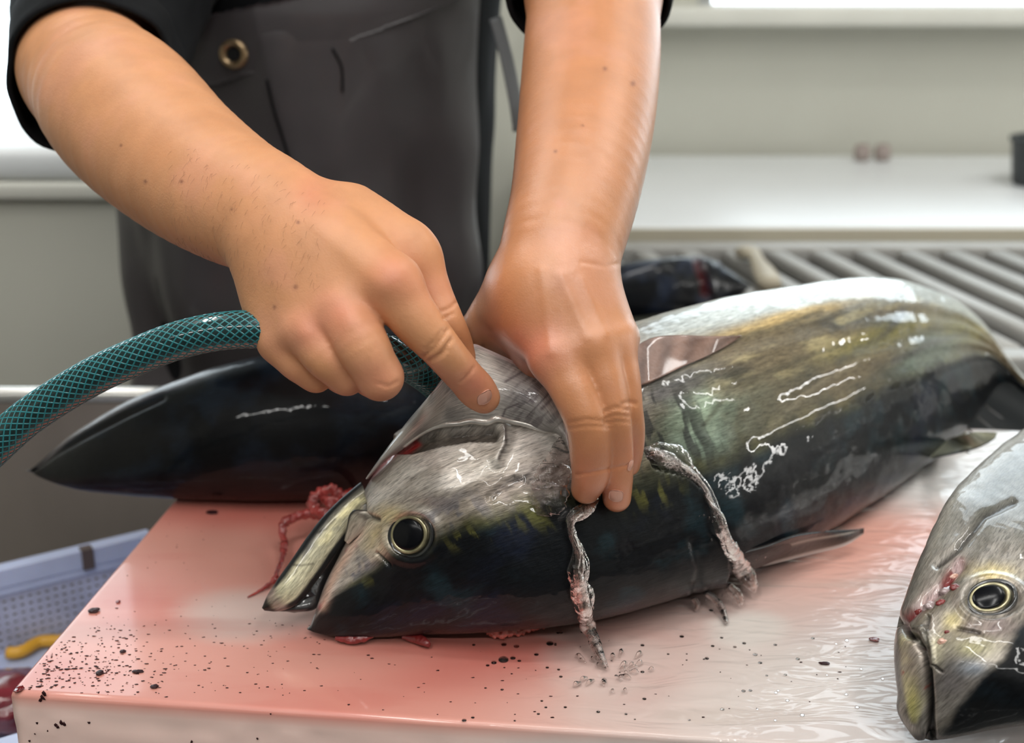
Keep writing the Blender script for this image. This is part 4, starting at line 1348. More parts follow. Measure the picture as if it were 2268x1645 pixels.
blackc = lerp(blackc, srgb((30, 16, 18)), smooth(.3, .12, FR) * .7)  # lower side reddened, the bloody board's reflection put into the colour
blackc = lerp(blackc, srgb((96, 90, 92)), fm * smooth(.90, .97, FR + .03 * (n1 - .5)) * smooth(520, 400, U))
blackc = lerp(blackc, srgb((20, 18, 20)), fm * np.exp(-(dpoly(U, Vp, MO) / 5) ** 2))
blackc = np.where(FRONT[..., None], blackc, lerp(srgb((150, 150, 148)), blackc, smooth(.6, .95, FR)))
t3 = empty('tuna', 'black tuna lying behind the rinsed one with its nose under the green hose', 'fish', tuple(T3.V.reshape(-1, 3).mean(0) * np.array([1, 1, 0])), 'tunas on the work table')
T3.build('body', M_FISHD, t3, metal(blackc, .0))
q, nq, dq = T3.at(420, 905)
# low second jaw line plate at the snout
ce = T3.C[-1]; dirt = T3.C[-1] - T3.C[-20]; dirt /= np.linalg.norm(dirt)
for s_ in (1, -1):
    side = np.array([0.1, .2, .9]) if s_ > 0 else np.array([.3, -.9, 0.2])
    tip = ce + dirt * .05 + side * .06; tip[2] = max(tip[2], .004)
    sheet('tail_fin', [ce - dirt * .01 + side * .006, ce + dirt * .012 + side * .025, tip], [ce + dirt * .01, ce + dirt * .024 + side * .02, tip + dirt * .003], 20, 8, M_FIN, t3, fin_color((18, 18, 20), (34, 34, 36), 30), .003)

# ------------------------------------------------------------------ fourth tuna, head end beyond the forearm
st = [(1664, 634, 1660, 628, .9), (1640, 655, 1618, 597, .85), (1590, 672, 1572, 572, .82), (1520, 690, 1510, 570, .82), (1440, 702, 1430, 575, .82), (1360, 712, 1350, 590, .82), (1290, 722, 1282, 612, .82),
      (1235, 728, 1230, 650, .85), (1200, 730, 1198, 690, .9)]
T4 = Loft(st, 240, 120, zmin=-0.0172)
zl = T4.V[..., 2].min(); print('fish4 zmin', zl)
U, Vp, Dp = T4.pix(); S, FR, FRONT = T4.S, T4.fr, T4.front; fm = FRONT.astype(float)
n2 = fbm(T4.uv * 40, 5, 305)
GASH = [(1542, 565), (1552, 590), (1562, 625), (1566, 650)]
T4.displace(-fm * .007 * np.exp(-(dpoly(U, Vp, GASH) / 10) ** 2) + .004 * (fbm(T4.uv * 55, 3, 333) - .5) * smooth(1420, 1500, U))
c4 = lerp(srgb((10, 12, 18)), srgb((34, 42, 60)), smooth(.4, .7, n2))
c4 = lerp(c4, srgb((70, 12, 18)), fm * np.exp(-(dpoly(U, Vp, GASH) / 9) ** 2))
t4 = empty('tuna', 'dark tuna with a red gill gash lying beyond the wet forearm', 'fish', tuple(T4.V.reshape(-1, 3).mean(0) * np.array([1, 1, 0]) + np.array([0, 0, zl])), 'tunas on the work table')
T4.build('body', M_FISHD, t4, metal(c4, 0.0))
# pale scrap of skin beside it
sk = [PZ(1640, 562, -.006), PZ(1664, 560, -.006), PZ(1684, 588, -.006), PZ(1706, 630, -.006)]
v, fs = tube(hermite(np.linspace(0, 1, 4), np.array(sk), np.linspace(0, 1, 24)), 0.013 + 0.003 * np.sin(np.linspace(0, 9, 24)), 12, flat=.6)
v[:, 2] = np.maximum(v[:, 2], -0.0175)
tag(mesh('skin_scrap', v, fs, simple('pale_skin', (176, 166, 146), .5, noise=.15, nscale=60)), 'pale strip of skin lying between the far dark fish and the rack', 'fish scrap')
# ================================================================== THE HOSE
def hose_path(n):
    pts = [(-330, 1330, 0.92), (-180, 1140, .905), (-40, 1015, .895), (60, 925, .89), (190, 842, .885), (300, 790, .88), (400, 752, .876), (500, 732, .873), (600, 730, .871), (700, 742, .872), (790, 762, .876),
           (870, 787, .890), (920, 812, .912), (970, 850, .945), (1010, 895, .965)]
    q = PD(pts)
    return hermite(np.linspace(0, 1, len(q)), q, np.linspace(0, 1, n))


HR = 41.0 / F * .875 * K
hp = hose_path(260)
# the hose goes on out of sight to the floor
tail_ = np.array([hp[0] + np.array([-.14, -.10, -.14]), hp[0] + np.array([-.24, -.16, -.40]), hp[0] + np.array([-.28, -.20, ZF - hp[0][2] + HR + .004])])
tail_ = hermite(np.linspace(0, 1, 5), np.concatenate([tail_[::-1], hp[:1], hp[4:5]]), np.linspace(0, .8, 40))
hp = np.concatenate([tail_[:-1], hp])
arc = np.concatenate([[0], np.cumsum(np.linalg.norm(np.diff(hp, axis=0), axis=1))])
hp = np.stack([np.interp(np.linspace(0, arc[-1], 520), arc, hp[:, k]) for k in range(3)], 1)
hose = empty('hose', 'teal green braided hose held in the fist and pushed into the gills', 'hose', hp[0])
M_HOSE = simple('dark_green_core', (8, 36, 36), 0.16, coat=1.0)
M_BRAID = simple('teal_braid', (30, 112, 118), 0.42, coat=0.3)
v, fs = tube(hp, HR, 32)
mesh('tube', v, fs, M_HOSE, hose)
T = np.gradient(hp, axis=0); T /= np.linalg.norm(T, axis=1, keepdims=True)
Aa = np.cross(T, [0, 0, 1.0]); Aa /= np.linalg.norm(Aa, axis=1, keepdims=True)
Ba = np.cross(Aa, T)
arc = np.linspace(0, arc[-1], 520)
NS = 15
pv, pf, base = [], [], 0
s_i = np.linspace(0, 1, 1500)
ai = s_i * arc[-1]
C_ = np.stack([np.interp(ai, arc, hp[:, k]) for k in range(3)], 1)
A_ = np.stack([np.interp(ai, arc, Aa[:, k]) for k in range(3)], 1); B_ = np.stack([np.interp(ai, arc, Ba[:, k]) for k in range(3)], 1)
pitch = 2 * math.pi * HR * 1.25
for sg in (1, -1):
    for k in range(NS):
        ph = sg * ai / pitch * 2 * math.pi + 2 * math.pi * k / NS
        nrm = np.cos(ph)[:, None] * A_ + np.sin(ph)[:, None] * B_
        pth = C_ + nrm * (HR + 0.00005)
        side = np.gradient(pth, axis=0); side = np.cross(side, nrm); side /= np.linalg.norm(side, axis=1, keepdims=True)
        wv = 0.00042
        Vv = np.stack([pth + side * wv, pth + nrm * .00035, pth - side * wv], 1)
        pv.append(Vv.reshape(-1, 3))
        g = grid_faces(len(ai), 3, flip=(sg > 0)) + base
        pf.append(g); base += len(ai) * 3
o = mesh('braid', np.concatenate(pv), [np.concatenate(pf)], M_BRAID, hose); o['kind'] = 'stuff'; o['label'] = 'teal diamond braid on the hose'

# ================================================================== THE PERSON
def sdf_mesh(prims, groups, lo, hi, h, kk=0.006, deform=None):
    """continuous surface of smoothly joined tapered limbs (surface nets on a sparse grid)"""
    lo = np.array(lo); hi = np.array(hi)
    cb = 6
    nb = np.ceil((hi - lo) / (h * cb)).astype(int) + 1

    def field(p, cull=False):
        n_ = len(p)
        if cull:
            blo, bhi = p.min(0) - .03, p.max(0) + .03
        tot = palm = None
        for name, chains in prims:
            d = None
            for ch in chains:
                dc = None
                for (a, b, ra, rb, sq) in ch:
                    if cull:
                        r_ = max(ra, rb)
                        if (np.maximum(a, b) + r_ < blo).any() or (np.minimum(a, b) - r_ > bhi).any():
                            continue
                    q = p
                    if sq is not None:
                        ax, s = sq
                        m_ = (a + b) / 2
                        qa = (p - m_) @ ax
                        q = p + (qa / s - qa)[..., None] * ax
                        a_ = a + ((a - m_) @ ax) * (1 / s - 1) * ax; b_ = b + ((b - m_) @ ax) * (1 / s - 1) * ax
                    else:
                        a_, b_ = a, b
                    ab = b_ - a_
                    t = np.clip(((q - a_) @ ab) / (ab @ ab + 1e-12), 0, 1)
                    dd = np.linalg.norm(q - a_ - t[..., None] * ab, axis=-1) - (ra + (rb - ra) * t)
                    if sq is not None:
                        dd = dd * (0.5 + 0.5 * sq[1])
                    dc = dd if dc is None else np.minimum(dc, dd)
                if dc is None:
                    continue
                k = groups[name][0]
                if d is None: d = dc
                else:
                    hh = np.clip(.5 + .5 * (d - dc) / k, 0, 1)
                    d = d * (1 - hh) + dc * hh - k * hh * (1 - hh)
            if d is None:
                d = np.full(n_, 0.05)
            if name == 'palm':
                palm = d
                tot = d
            else:
                k = groups[name][1]
                hh = np.clip(.5 + .5 * (palm - d) / k, 0, 1)
                dj = palm * (1 - hh) + d * hh - k * hh * (1 - hh)
                k = 0.0014
                hh = np.clip(.5 + .5 * (tot - dj) / k, 0, 1)
                tot = tot * (1 - hh) + dj * hh - k * hh * (1 - hh)
        return tot

    gx = [lo[i] + (np.arange(nb[i]) + .5) * h * cb for i in range(3)]
    X = np.stack(np.meshgrid(*gx, indexing='ij'), -1)
    cv = field(X.reshape(-1, 3)).reshape(nb)
    act = np.argwhere(np.abs(cv) < h * cb * 1.35)
    dense = np.repeat(np.repeat(np.repeat(cv, cb, 0), cb, 1), cb, 2).astype(np.float32)
    loc = (np.stack(np.meshgrid(*[np.arange(cb)] * 3, indexing='ij'), -1)).reshape(-1, 3)
    for c0 in range(0, len(act), 250):
        A2 = act[c0:c0 + 250]
        ii = (A2[:, None] * cb + loc[None])
        pts = lo + (ii + .5) * h
        val = field(pts.reshape(-1, 3), True)
        I = ii.reshape(-1, 3)
        dense[I[:, 0], I[:, 1], I[:, 2]] = val
    return nets(dense, lo + .5 * h, h)


def nets(d, org, h):
    s = d < 0
    n0, n1, n2 = d.shape
    cnt = np.zeros((n0 - 1, n1 - 1, n2 - 1), np.int8)
    for a in (0, 1):
        for b in (0, 1):
            for c in (0, 1):
                cnt += s[a:n0 - 1 + a, b:n1 - 1 + b, c:n2 - 1 + c]
    cells = np.argwhere((cnt > 0) & (cnt < 8))
    idx = np.full(cnt.shape, -1, np.int64)
    idx[cells[:, 0], cells[:, 1], cells[:, 2]] = np.arange(len(cells))
    co = [(a, b, c) for a in (0, 1) for b in (0, 1) for c in (0, 1)]
    val = {q: d[cells[:, 0] + q[0], cells[:, 1] + q[1], cells[:, 2] + q[2]].astype(float) for q in co}
    acc = np.zeros((len(cells), 3)); w = np.zeros(len(cells))
    for q in co:
        for ax in range(3):
            if q[ax] == 0:
                q2 = list(q); q2[ax] = 1; q2 = tuple(q2)
                a, b = val[q], val[q2]
                cr = (a < 0) != (b < 0)
                t = np.where(cr, a / (a - b + 1e-15), 0)
                p = np.zeros((len(cells), 3)); p[:] = q; p[:, ax] = t
                acc[cr] += p[cr]; w[cr] += 1
    V = org + (cells + acc / w[:, None]) * h
    F_ = []
    for ax in range(3):
        o1, o2 = (ax + 1) % 3, (ax + 2) % 3
        sl0 = [slice(None)] * 3; sl1 = [slice(None)] * 3
        sl0[ax] = slice(0, -1); sl1[ax] = slice(1, None)
        cr = s[tuple(sl0)] != s[tuple(sl1)]
        e = np.argwhere(cr)
        e = e[(e[:, o1] > 0) & (e[:, o2] > 0) & (e[:, o1] < d.shape[o1] - 1) & (e[:, o2] < d.shape[o2] - 1)]
        ins_ = s[e[:, 0], e[:, 1], e[:, 2]]
        def cell(d1, d2):
            q = e.copy(); q[:, o1] += d1; q[:, o2] += d2
            return idx[q[:, 0], q[:, 1], q[:, 2]]
        qd = np.stack([cell(-1, -1), cell(0, -1), cell(0, 0), cell(-1, 0)], -1)
        qd[~ins_] = qd[~ins_][:, ::-1]
        F_.append(qd)
    Fq = np.concatenate(F_)
    Fq = Fq[(Fq >= 0).all(1)]
    return V, Fq


def relax(V, Fq, it=2, lam=0.5):
    n = len(V)
    e = np.concatenate([Fq[:, [0, 1]], Fq[:, [1, 2]], Fq[:, [2, 3]], Fq[:, [3, 0]]])
    for _ in range(it):
        for l in (lam, -lam * 0.95):
            acc = np.zeros((n, 3)); c = np.zeros(n)
            for k in range(3):
                acc[:, k] = np.bincount(e[:, 0], V[e[:, 1], k], n) + np.bincount(e[:, 1], V[e[:, 0], k], n)
            c = np.bincount(e[:, 0], minlength=n) + np.bincount(e[:, 1], minlength=n)
            V = V + l * (acc / np.maximum(c, 1)[:, None] - V)
    return V


def vnormals(V, Fq):
    nf = np.cross(V[Fq[:, 2]] - V[Fq[:, 0]], V[Fq[:, 3]] - V[Fq[:, 1]])
    N = np.zeros_like(V)
    for k in range(4):
        for c in range(3):
            N[:, c] += np.bincount(Fq[:, k], nf[:, c], len(V))
    return N / (np.linalg.norm(N, axis=1, keepdims=True) + 1e-15)


def px(u, v, d, r):
    return P(u, v, d), r / F * d * K


def chain(*pts, sq=None, sub=6):
    """one tapered limb through (u, v, depth, radius px), bent smoothly"""
    q = np.array([[*P(a, b, c), r / F * c * K] for a, b, c, r in pts])
    t = np.linspace(0, 1, len(q))
    if len(q) > 2:
        q = hermite(np.concatenate([[0], np.cumsum(np.linalg.norm(np.diff(q[:, :3], axis=0), axis=1) + 1e-6)]), q,
                    np.concatenate([np.linspace(a, b, sub, endpoint=False) for a, b in zip(*(lambda c: (c[:-1], c[1:]))(np.concatenate([[0], np.cumsum(np.linalg.norm(np.diff(q[:, :3], axis=0), axis=1) + 1e-6)])))] + [[np.sum(np.linalg.norm(np.diff(q[:, :3], axis=0), axis=1) + 1e-6)]]))
    return [[(a[:3], b[:3], a[3], b[3], sq) for a, b in zip(q[:-1], q[1:])]]


VIEW = lambda u, v: (lambda w: w / np.linalg.norm(w))(P(u, v, 1.0) - CAM)
# ---- arm A: the one coming in from the left, fist round the hose, forefinger pressing the gill cover
fa = lambda u, v: T1.depth_at(u, v)
tipd = .893
sqA = (VIEW(500, 450), .80)
sqH = (VIEW(700, 620), .74)
armA = [('palm',
         chain((340, -330, 1.50, 130), (262, 0, 1.24, 132), (200, 160, 1.085, 138), sq=None)
         + chain((176, 142, 1.085, 126), (262, 232, 1.035, 168), (392, 356, .975, 160), (515, 440, .925, 143), (628, 498, .892, 126), (700, 566, .874, 108), sq=sqA)
         + chain((660, 500, .888, 80), (770, 560, .862, 74), (868, 626, .846, 60)) + chain((650, 540, .884, 80), (760, 680, .852, 64)) + chain((620, 560, .886, 80), (682, 720, .858, 58)) + chain((600, 570, .890, 62), (596, 660, .884, 58), (622, 752, .872, 50))
         + chain((780, 480, .905, 70), (860, 520, .892, 58), (920, 562, .888, 50))),
        ('index', chain((866, 630, .846, 62), (915, 700, .846, 57), (972, 766, .852, 47), (1030, 834, .872, 42), (1064, 872, tipd - .006, 40), (1072, 880, tipd - .004, 36))),
        ('middle', chain((762, 690, .850, 64), (805, 770, .840, 60), (842, 836, .846, 49)) + chain((842, 834, .848, 46), (822, 838, .884, 42), (776, 812, .902, 36))),
        ('ring', chain((682, 728, .856, 56), (725, 790, .850, 52), (768, 832, .856, 40)) + chain((768, 832, .858, 38), (752, 834, .888, 36), (716, 806, .905, 32))),
        ('little', chain((622, 758, .872, 46), (664, 806, .868, 42), (700, 832, .872, 33)) + chain((700, 832, .872, 32), (686, 832, .894, 30), (656, 806, .906, 27))),
        ('thumb', chain((905, 548, .890, 54), (932, 590, .889, 49), (962, 660, .888, 44), (990, 712, .886, 38), (1014, 764, .900, 34), (1024, 790, .905, 30)))]
grpA = {'palm': (0.016, 0), 'index': (0.005, 0.009), 'middle': (0.006, 0.007), 'ring': (0.006, 0.006), 'little': (0.006, 0.006), 'thumb': (0.005, 0.010)}


def bounds(arm, pad=0.012):
    segs = [s for _, pr in arm for ch in pr for s in ch]
    q = np.array([x for s in segs for r in (max(s[2], s[3]),) for x in (s[0] - r, s[0] + r, s[1] - r, s[1] + r)])
    return q.min(0) - pad, q.max(0) + pad


VA, FA = sdf_mesh(armA, grpA, *bounds(armA), 0.00125)
VA = relax(VA, FA, 8)

# ---- arm B: wet forearm from above, fingers folded over the flank
sqB = (VIEW(1260, 400), .82)
sqBh = (VIEW(1240, 700), .66)
iT = fa(1296, 1060); mT = fa(1366, 1095)
print('flank depths', iT, mT, fa(1400, 1020))
armB = [('palm',
         chain((1150, -430, 1.47, 150), (1270, -180, 1.22, 146), (1314, -30, 1.10, 138))
         + chain((1316, -60, 1.11, 138), (1310, 130, 1.045, 149), (1294, 300, .985, 147), (1269, 450, .94, 137), (1236, 575, .912, 128), (1216, 650, .902, 116), sq=sqB)
         + chain((1180, 650, .902, 76), (1230, 782, .884, 60)) + chain((1225, 640, .898, 80), (1308, 762, .882, 54)) + chain((1265, 640, .900, 76), (1354, 748, .890, 46)) + chain((1285, 640, .908, 70), (1368, 748, .905, 38))
         + chain((1142, 640, .922, 60), (1072, 728, .954, 46), (1058, 770, .967, 42)) + chain((1150, 690, .926, 60), (1140, 770, .957, 46)) + chain((1190, 720, .908, 56), (1190, 800, .930, 40))),
        ('index', chain((1234, 790, .883, 60), (1274, 866, .876, 54), (1302, 936, .878, 50), (1309, 1010, .890, 47), (1308, 1052, .898, 42), (1298, 1082, .907, 34))),
        ('middle', chain((1312, 766, .881, 52), (1342, 846, .877, 45), (1360, 924, .881, 38), (1367, 1000, .895, 36), (1367, 1062, .907, 35), (1366, 1102, .916, 32))),
        ('ring', chain((1358, 750, .889, 45), (1380, 830, .887, 38), (1391, 900, .892, 33), (1399, 960, .906, 30), (1396, 1010, .918, 27), (1394, 1030, .923, 24))),
        ('little', chain((1368, 752, .905, 36), (1382, 820, .908, 30), (1386, 880, .918, 26), (1384, 930, .926, 23))),
        ('thumb', chain((1062, 740, .962, 44), (1070, 810, .977, 38), (1105, 870, .984, 34), (1130, 900, .984, 30)))]
grpB = {'palm': (0.016, 0), 'index': (0.005, 0.008), 'middle': (0.005, 0.008), 'ring': (0.005, 0.007), 'little': (0.005, 0.006), 'thumb': (0.005, 0.010)}
VB, FB = sdf_mesh(armB, grpB, *bounds(armB), 0.00125)
VB = relax(VB, FB, 8)
print('arm verts', len(VA), len(VB))


def crease(V, N, lines, sgn=-1):
    """fold lines pressed into (or raised from) the camera-side skin: (pixel polyline, width px, depth m, near depth, far depth)"""
    u, v, d = proj(V)
    facing = np.sum(N * (CAM - V), 1) > 0
    a = np.zeros(len(V))
    for (pl, w, amt, d0, d1) in lines:
        m = facing & (d > d0) & (d < d1)
        m &= (u > min(p[0] for p in pl) - 4 * w) & (u < max(p[0] for p in pl) + 4 * w) & (v > min(p[1] for p in pl) - 4 * w) & (v < max(p[1] for p in pl) + 4 * w)
        if m.any():
            a[m] += amt * np.exp(-(dpoly(u[m], v[m], pl) / w) ** 2)
    return V + N * (sgn * a)[:, None]


NA = vnormals(VA, FA); NB = vnormals(VB, FB)
VA = crease(VA, NA, [([(938, 790), (962, 772), (985, 742), (992, 730)], 4.5, .0011, .7, .9), ([(950, 800), (978, 782), (1000, 752)], 4.5, .0012, .7, .9), ([(962, 800), (992, 775)], 4, .0008, .7, .9),
                     ([(944, 774), (966, 752), (980, 732)], 4, .0007, .7, .9), ([(1022, 846), (1042, 826), (1050, 814)], 3.5, .0006, .7, .9),
                     ([(980, 690), (998, 682), (1010, 670)], 4, .0008, .8, .93), ([(984, 704), (1004, 694)], 4, .0008, .8, .93),
                     ([(660, 455), (690, 425), (740, 410)], 4, .0004, .8, 1.0), ([(840, 850), (862, 856), (880, 846)], 4, .0006, .8, .9)])
VA = crease(VA, NA, [([(775, 700)] * 2, 34, .0018, .7, .9), ([(678, 735)] * 2, 28, .0018, .7, .92), ([(872, 615)] * 2, 44, .0018, .7, .9),
                     ([(700, 500), (790, 580), (850, 640)], 18, .0005, .7, .95)], 1)
VB = crease(VB, NB, [([(1262, 936), (1300, 928), (1345, 934)], 4, .0007, .7, .93), ([(1262, 948), (1302, 942), (1348, 946)], 4, .0006, .7, .93), ([(1278, 1052), (1310, 1046), (1350, 1038)], 3.5, .0006, .7, .95),
                     ([(1338, 912), (1362, 902), (1392, 908)], 4, .0009, .7, .93), ([(1340, 926), (1362, 918), (1392, 922)], 4, .0009, .7, .93), ([(1340, 938), (1364, 932), (1392, 934)], 3.5, .0007, .7, .93),
                     ([(1350, 1040), (1370, 1034), (1392, 1030)], 3.5, .0006, .7, .95), ([(1376, 896), (1392, 890), (1408, 894)], 4, .0008, .7, .93),
                     ([(1290, 580), (1340, 590), (1368, 584)], 5, .0004, .7, .99)])
VB = crease(VB, NB, [([(1200, 600), (1220, 780)], 12, .0006, .7, .96), ([(1240, 610), (1300, 745)], 12, .0007, .7, .96), ([(1290, 620), (1345, 740)], 11, .0005, .7, .96), ([(1312, 752)] * 2, 40, .0012, .7, .96),
                     ([(1232, 778)] * 2, 40, .001, .7, .96), ([(1300, 925)] * 2, 34, .001, .7, .96), ([(1362, 915)] * 2, 24, .001, .7, .96)], 1)

# ---- torso under the clothes (never seen bare): oval trunk, shoulders, neck, legs
TC = P(690, 400, 1.66)
TY = float(TC[1]) + 0.015
TXc = float(TC[0])
def trunk(zs, ax, by, cy, n=48, cx=None):
    zs = np.asarray(zs, float)
    th = np.linspace(0, 2 * math.pi, n, endpoint=False)
    V = []
    for k, z in enumerate(zs):
        c = TXc if cx is None else cx[k]
        V.append(np.stack([c + ax[k] * np.sign(np.cos(th)) * np.abs(np.cos(th)) ** .9, TY + cy[k] + by[k] * np.sign(np.sin(th)) * np.abs(np.sin(th)) ** .9, np.full(n, z)], -1))
    return np.array(V)
zs_ = [-.14, -.05, .05, .15, .25, .34, .42, .48, .51, .525, .56, .60]
ax_ = [.170, .172, .176, .180, .185, .19, .195, .175, .10, .062, .055, .055]
by_ = [.120, .122, .124, .124, .124, .122, .115, .10, .075, .058, .055, .055]
cy_ = [0, 0, 0, -.005, -.012, -.02, -.025, -.025, -.02, -.02, -.03, -.04]
tv = trunk(zs_, ax_, by_, cy_).reshape(-1, 3)
tf = grid_faces(len(zs_), 48, True)
capb = np.array([[47 - i for i in range(48)]]); capt = np.array([[(len(zs_) - 1) * 48 + i for i in range(48)]])

def skin_color(V, base, arm):
    u, v, d = proj(V)
    n = fbm(V * 28, 4, 7); n2 = fbm(V * 90, 4, 9)
    c = np.broadcast_to(srgb(base), V.shape).copy()
    c = lerp(c, srgb((214, 150, 122)), smooth(.5, .7, n) * .4)
    c = lerp(c, srgb((190, 130, 88)), smooth(.5, .3, n) * .35)
    def bl(cu, cv, r): return np.exp(-((u - cu) ** 2 + (v - cv) ** 2) / r ** 2)
    red = srgb((206, 118, 98))
    if arm == 'A':
        k = .6 * bl(870, 615, 55) + .6 * bl(750, 700, 60) + .5 * bl(676, 735, 40) + .5 * bl(690, 430, 50) + .7 * bl(1055, 855, 40) + .3 * bl(960, 640, 50) + .35 * bl(840, 840, 40)
        for (a, b, r) in [(660, 492, 4), (655, 635, 5), (513, 463, 3), (322, 402, 4), (268, 322, 3), (402, 402, 4), (608, 680, 4)]:
            c = lerp(c, srgb((110, 60, 46)), np.clip(.8 * np.exp(-((u - a) ** 2 + (v - b) ** 2) / r ** 2), 0, 1))
    else:
        k = .8 * bl(1150, 780, 70) + .5 * bl(1300, 1060, 60) + .5 * bl(1368, 1110, 40) + .4 * bl(1215, 760, 40) + .4 * bl(1395, 1010, 50) + .3 * bl(1240, 452, 14)
        for (a, b, r) in [(1070, 765, 5), (1230, 335, 4), (1290, 278, 3), (1402, 185, 6), (1340, 152, 5)]:
            c = lerp(c, srgb((120, 66, 48)), np.clip(.7 * np.exp(-((u - a) ** 2 + (v - b) ** 2) / r ** 2), 0, 1))
    c = lerp(c, red, np.clip(k, 0, 1) * (.4 + .5 * n2))
    wet = np.zeros(len(V)) + .04 if arm == 'A' else np.clip(.35 + .5 * smooth(150, 420, v), 0, 1)
    if arm == 'A':
        wet = np.clip(wet + .5 * bl(1000, 780, 70), 0, 1)
    return np.concatenate([c, wet[:, None]], 1)

cA = skin_color(VA, (206, 146, 104), 'A'); cB = skin_color(VB, (198, 134, 92), 'B')
cT = np.concatenate([np.broadcast_to(srgb((206, 146, 104)), tv.shape), np.zeros((len(tv), 1))], 1)
person = empty('person', 'person in black shirt and dark grey apron, both hands on the fish', 'person', (TXc, TY, ZF))
M_SKIN = skin_mat('skin', True)
Vall = np.concatenate([VA, VB, tv])
mesh('body', Vall, [FA, FB + len(VA), tf + len(VA) + len(VB), capb + len(VA) + len(VB), capt + len(VA) + len(VB)], M_SKIN, person, np.concatenate([cA, cB, cT]))

# fingernails
M_NAIL = simple('fingernail', (206, 154, 134), 0.3, coat=0.5)
def nail(u, v, d, ax_px, w, l, V, N):
    """curved nail plate set on the finger surface at a pixel; ax_px points to the tip"""
    U_, V_, D_ = proj(V)
    fac = np.sum(N * (CAM - V), 1) > 0
    q = (U_ - u) ** 2 + (V_ - v) ** 2 + np.where(fac, 0, 1e9)
    near = np.argsort(q)[:40]
    near = near[np.argsort(D_[near])[:12]]
    p = V[near].mean(0); n = N[near].mean(0); n /= np.linalg.norm(n)
    dd = float(D_[near].mean())
    t = P(u + ax_px[0], v + ax_px[1], dd) - P(u, v, dd); t -= (t @ n) * n; t /= np.linalg.norm(t)
    b = np.cross(n, t)
    w = w / F * dd * K; l = l / F * dd * K
    s = np.linspace(-1, 1, 14); r = np.linspace(-1, 1, 14)
    SS, RR = np.meshgrid(s, r, indexing='ij')
    k = (1 - .55 * np.maximum(np.abs(SS), 0) ** 6)
    wx = RR * w * np.sqrt(np.clip(1 - .92 * np.clip(-SS, 0, 1) ** 3, 0, 1)) * np.sqrt(np.clip(1 - .85 * np.clip(SS, 0, 1) ** 5, 0, 1))
    hgt = .0006 + .0006 * (1 - SS ** 2) - (wx ** 2) / (2.6 * w) * 0.9
    A_ = p + (SS * l)[..., None] * t + wx[..., None] * b + hgt[..., None] * n
    Bq = A_ - n * .0009
    vs = np.concatenate([A_.reshape(-1, 3), Bq.reshape(-1, 3)])
    idx = np.arange(196).reshape(14, 14)
    per = np.concatenate([idx[:-1, 0], idx[-1, :-1], idx[:0:-1, -1], idx[0, :0:-1]])
    qd = np.stack([per, per + 196, np.roll(per, -1) + 196, np.roll(per, -1)], -1)
    mesh('fingernail', vs, [grid_faces(14, 14), grid_faces(14, 14, flip=True) + 196, qd], M_NAIL, person)
NA = vnormals(VA, FA); NB = vnormals(VB, FB)
nail(1080, 884, .89, (12, 22), 19, 17, VA, NA)
nail(1362, 1104, .88, (-2, 22), 16, 17, VB, NB)
nail(1398, 1030, .88, (2, 20), 9, 13, VB, NB)

# short dark hairs on arm A's wrist and forearm
hv, hf, hb = [], [], 0
u_, v_, d_ = proj(VA)
fac = (np.sum(NA * (CAM - VA), 1) > 0.15 * np.linalg.norm(CAM - VA, axis=1))
cand = np.where(fac & (u_ > 380) & (u_ < 720) & (v_ > 330) & (v_ < 640) & (np.abs((v_ - 500) - .55 * (u_ - 560)) < 140))[0]
for k in RNG.choice(cand, 210, replace=False):
    p, n = VA[k], NA[k]
    t = P(u_[k] - 5 + RNG.normal(0, 4), v_[k] + 16 + RNG.normal(0, 4), d_[k]) - p; t -= (t @ n) * n; t /= np.linalg.norm(t)
    L_ = RNG.uniform(.002, .0055)
    s = np.linspace(0, 1, 4)[:, None]
    pth = p + n * .0002 + t * L_ * s + n * (.0006 * np.sin(2.4 * s)) + np.cross(n, t) * (.0008 * s * s * RNG.normal())
    vs, fs = tube(pth, np.array([5e-5, 5e-5, 4e-5, 2e-5]), 3, cap=False)
    hv.append(vs); hf.append(fs[0] + hb); hb += len(vs)
o = mesh('arm_hair', np.concatenate(hv), [np.concatenate(hf)], simple('hair_brown', (112, 74, 52), .6), person); o['kind'] = 'stuff'

# ---- clothes
M_SHIRT = simple('black_shirt', (12, 13, 16), 0.85, noise=0.12, nscale=14, bump=0.15, bscale=900, spec=0.2)
M_APR = simple('dark_grey_apron', (66, 62, 64), 0.5, noise=0.30, nscale=7, bump=0.10, bscale=500, coat=0.25)
def fold(V, amp, seed, sc_=(9, 9, 5)):
    q = V * np.array(sc_)
    return amp * (fbm(q, 3, seed) - .5)
zz = np.linspace(-.10, .515, 60)
axs = np.interp(zz, zs_, ax_) + .012; bys = np.interp(zz, zs_, by_) + .012; cys = np.interp(zz, zs_, cy_)
SV = trunk(zz, axs, bys, cys, 120)
dirs = SV - SV.mean(1, keepdims=True); dirs /= np.linalg.norm(dirs, axis=2, keepdims=True)
SV = SV + dirs * fold(SV, .02, 51)[..., None]
parts_v = [SV.reshape(-1, 3)]; parts_f = [grid_faces(60, 120, True)]; off = 60 * 120
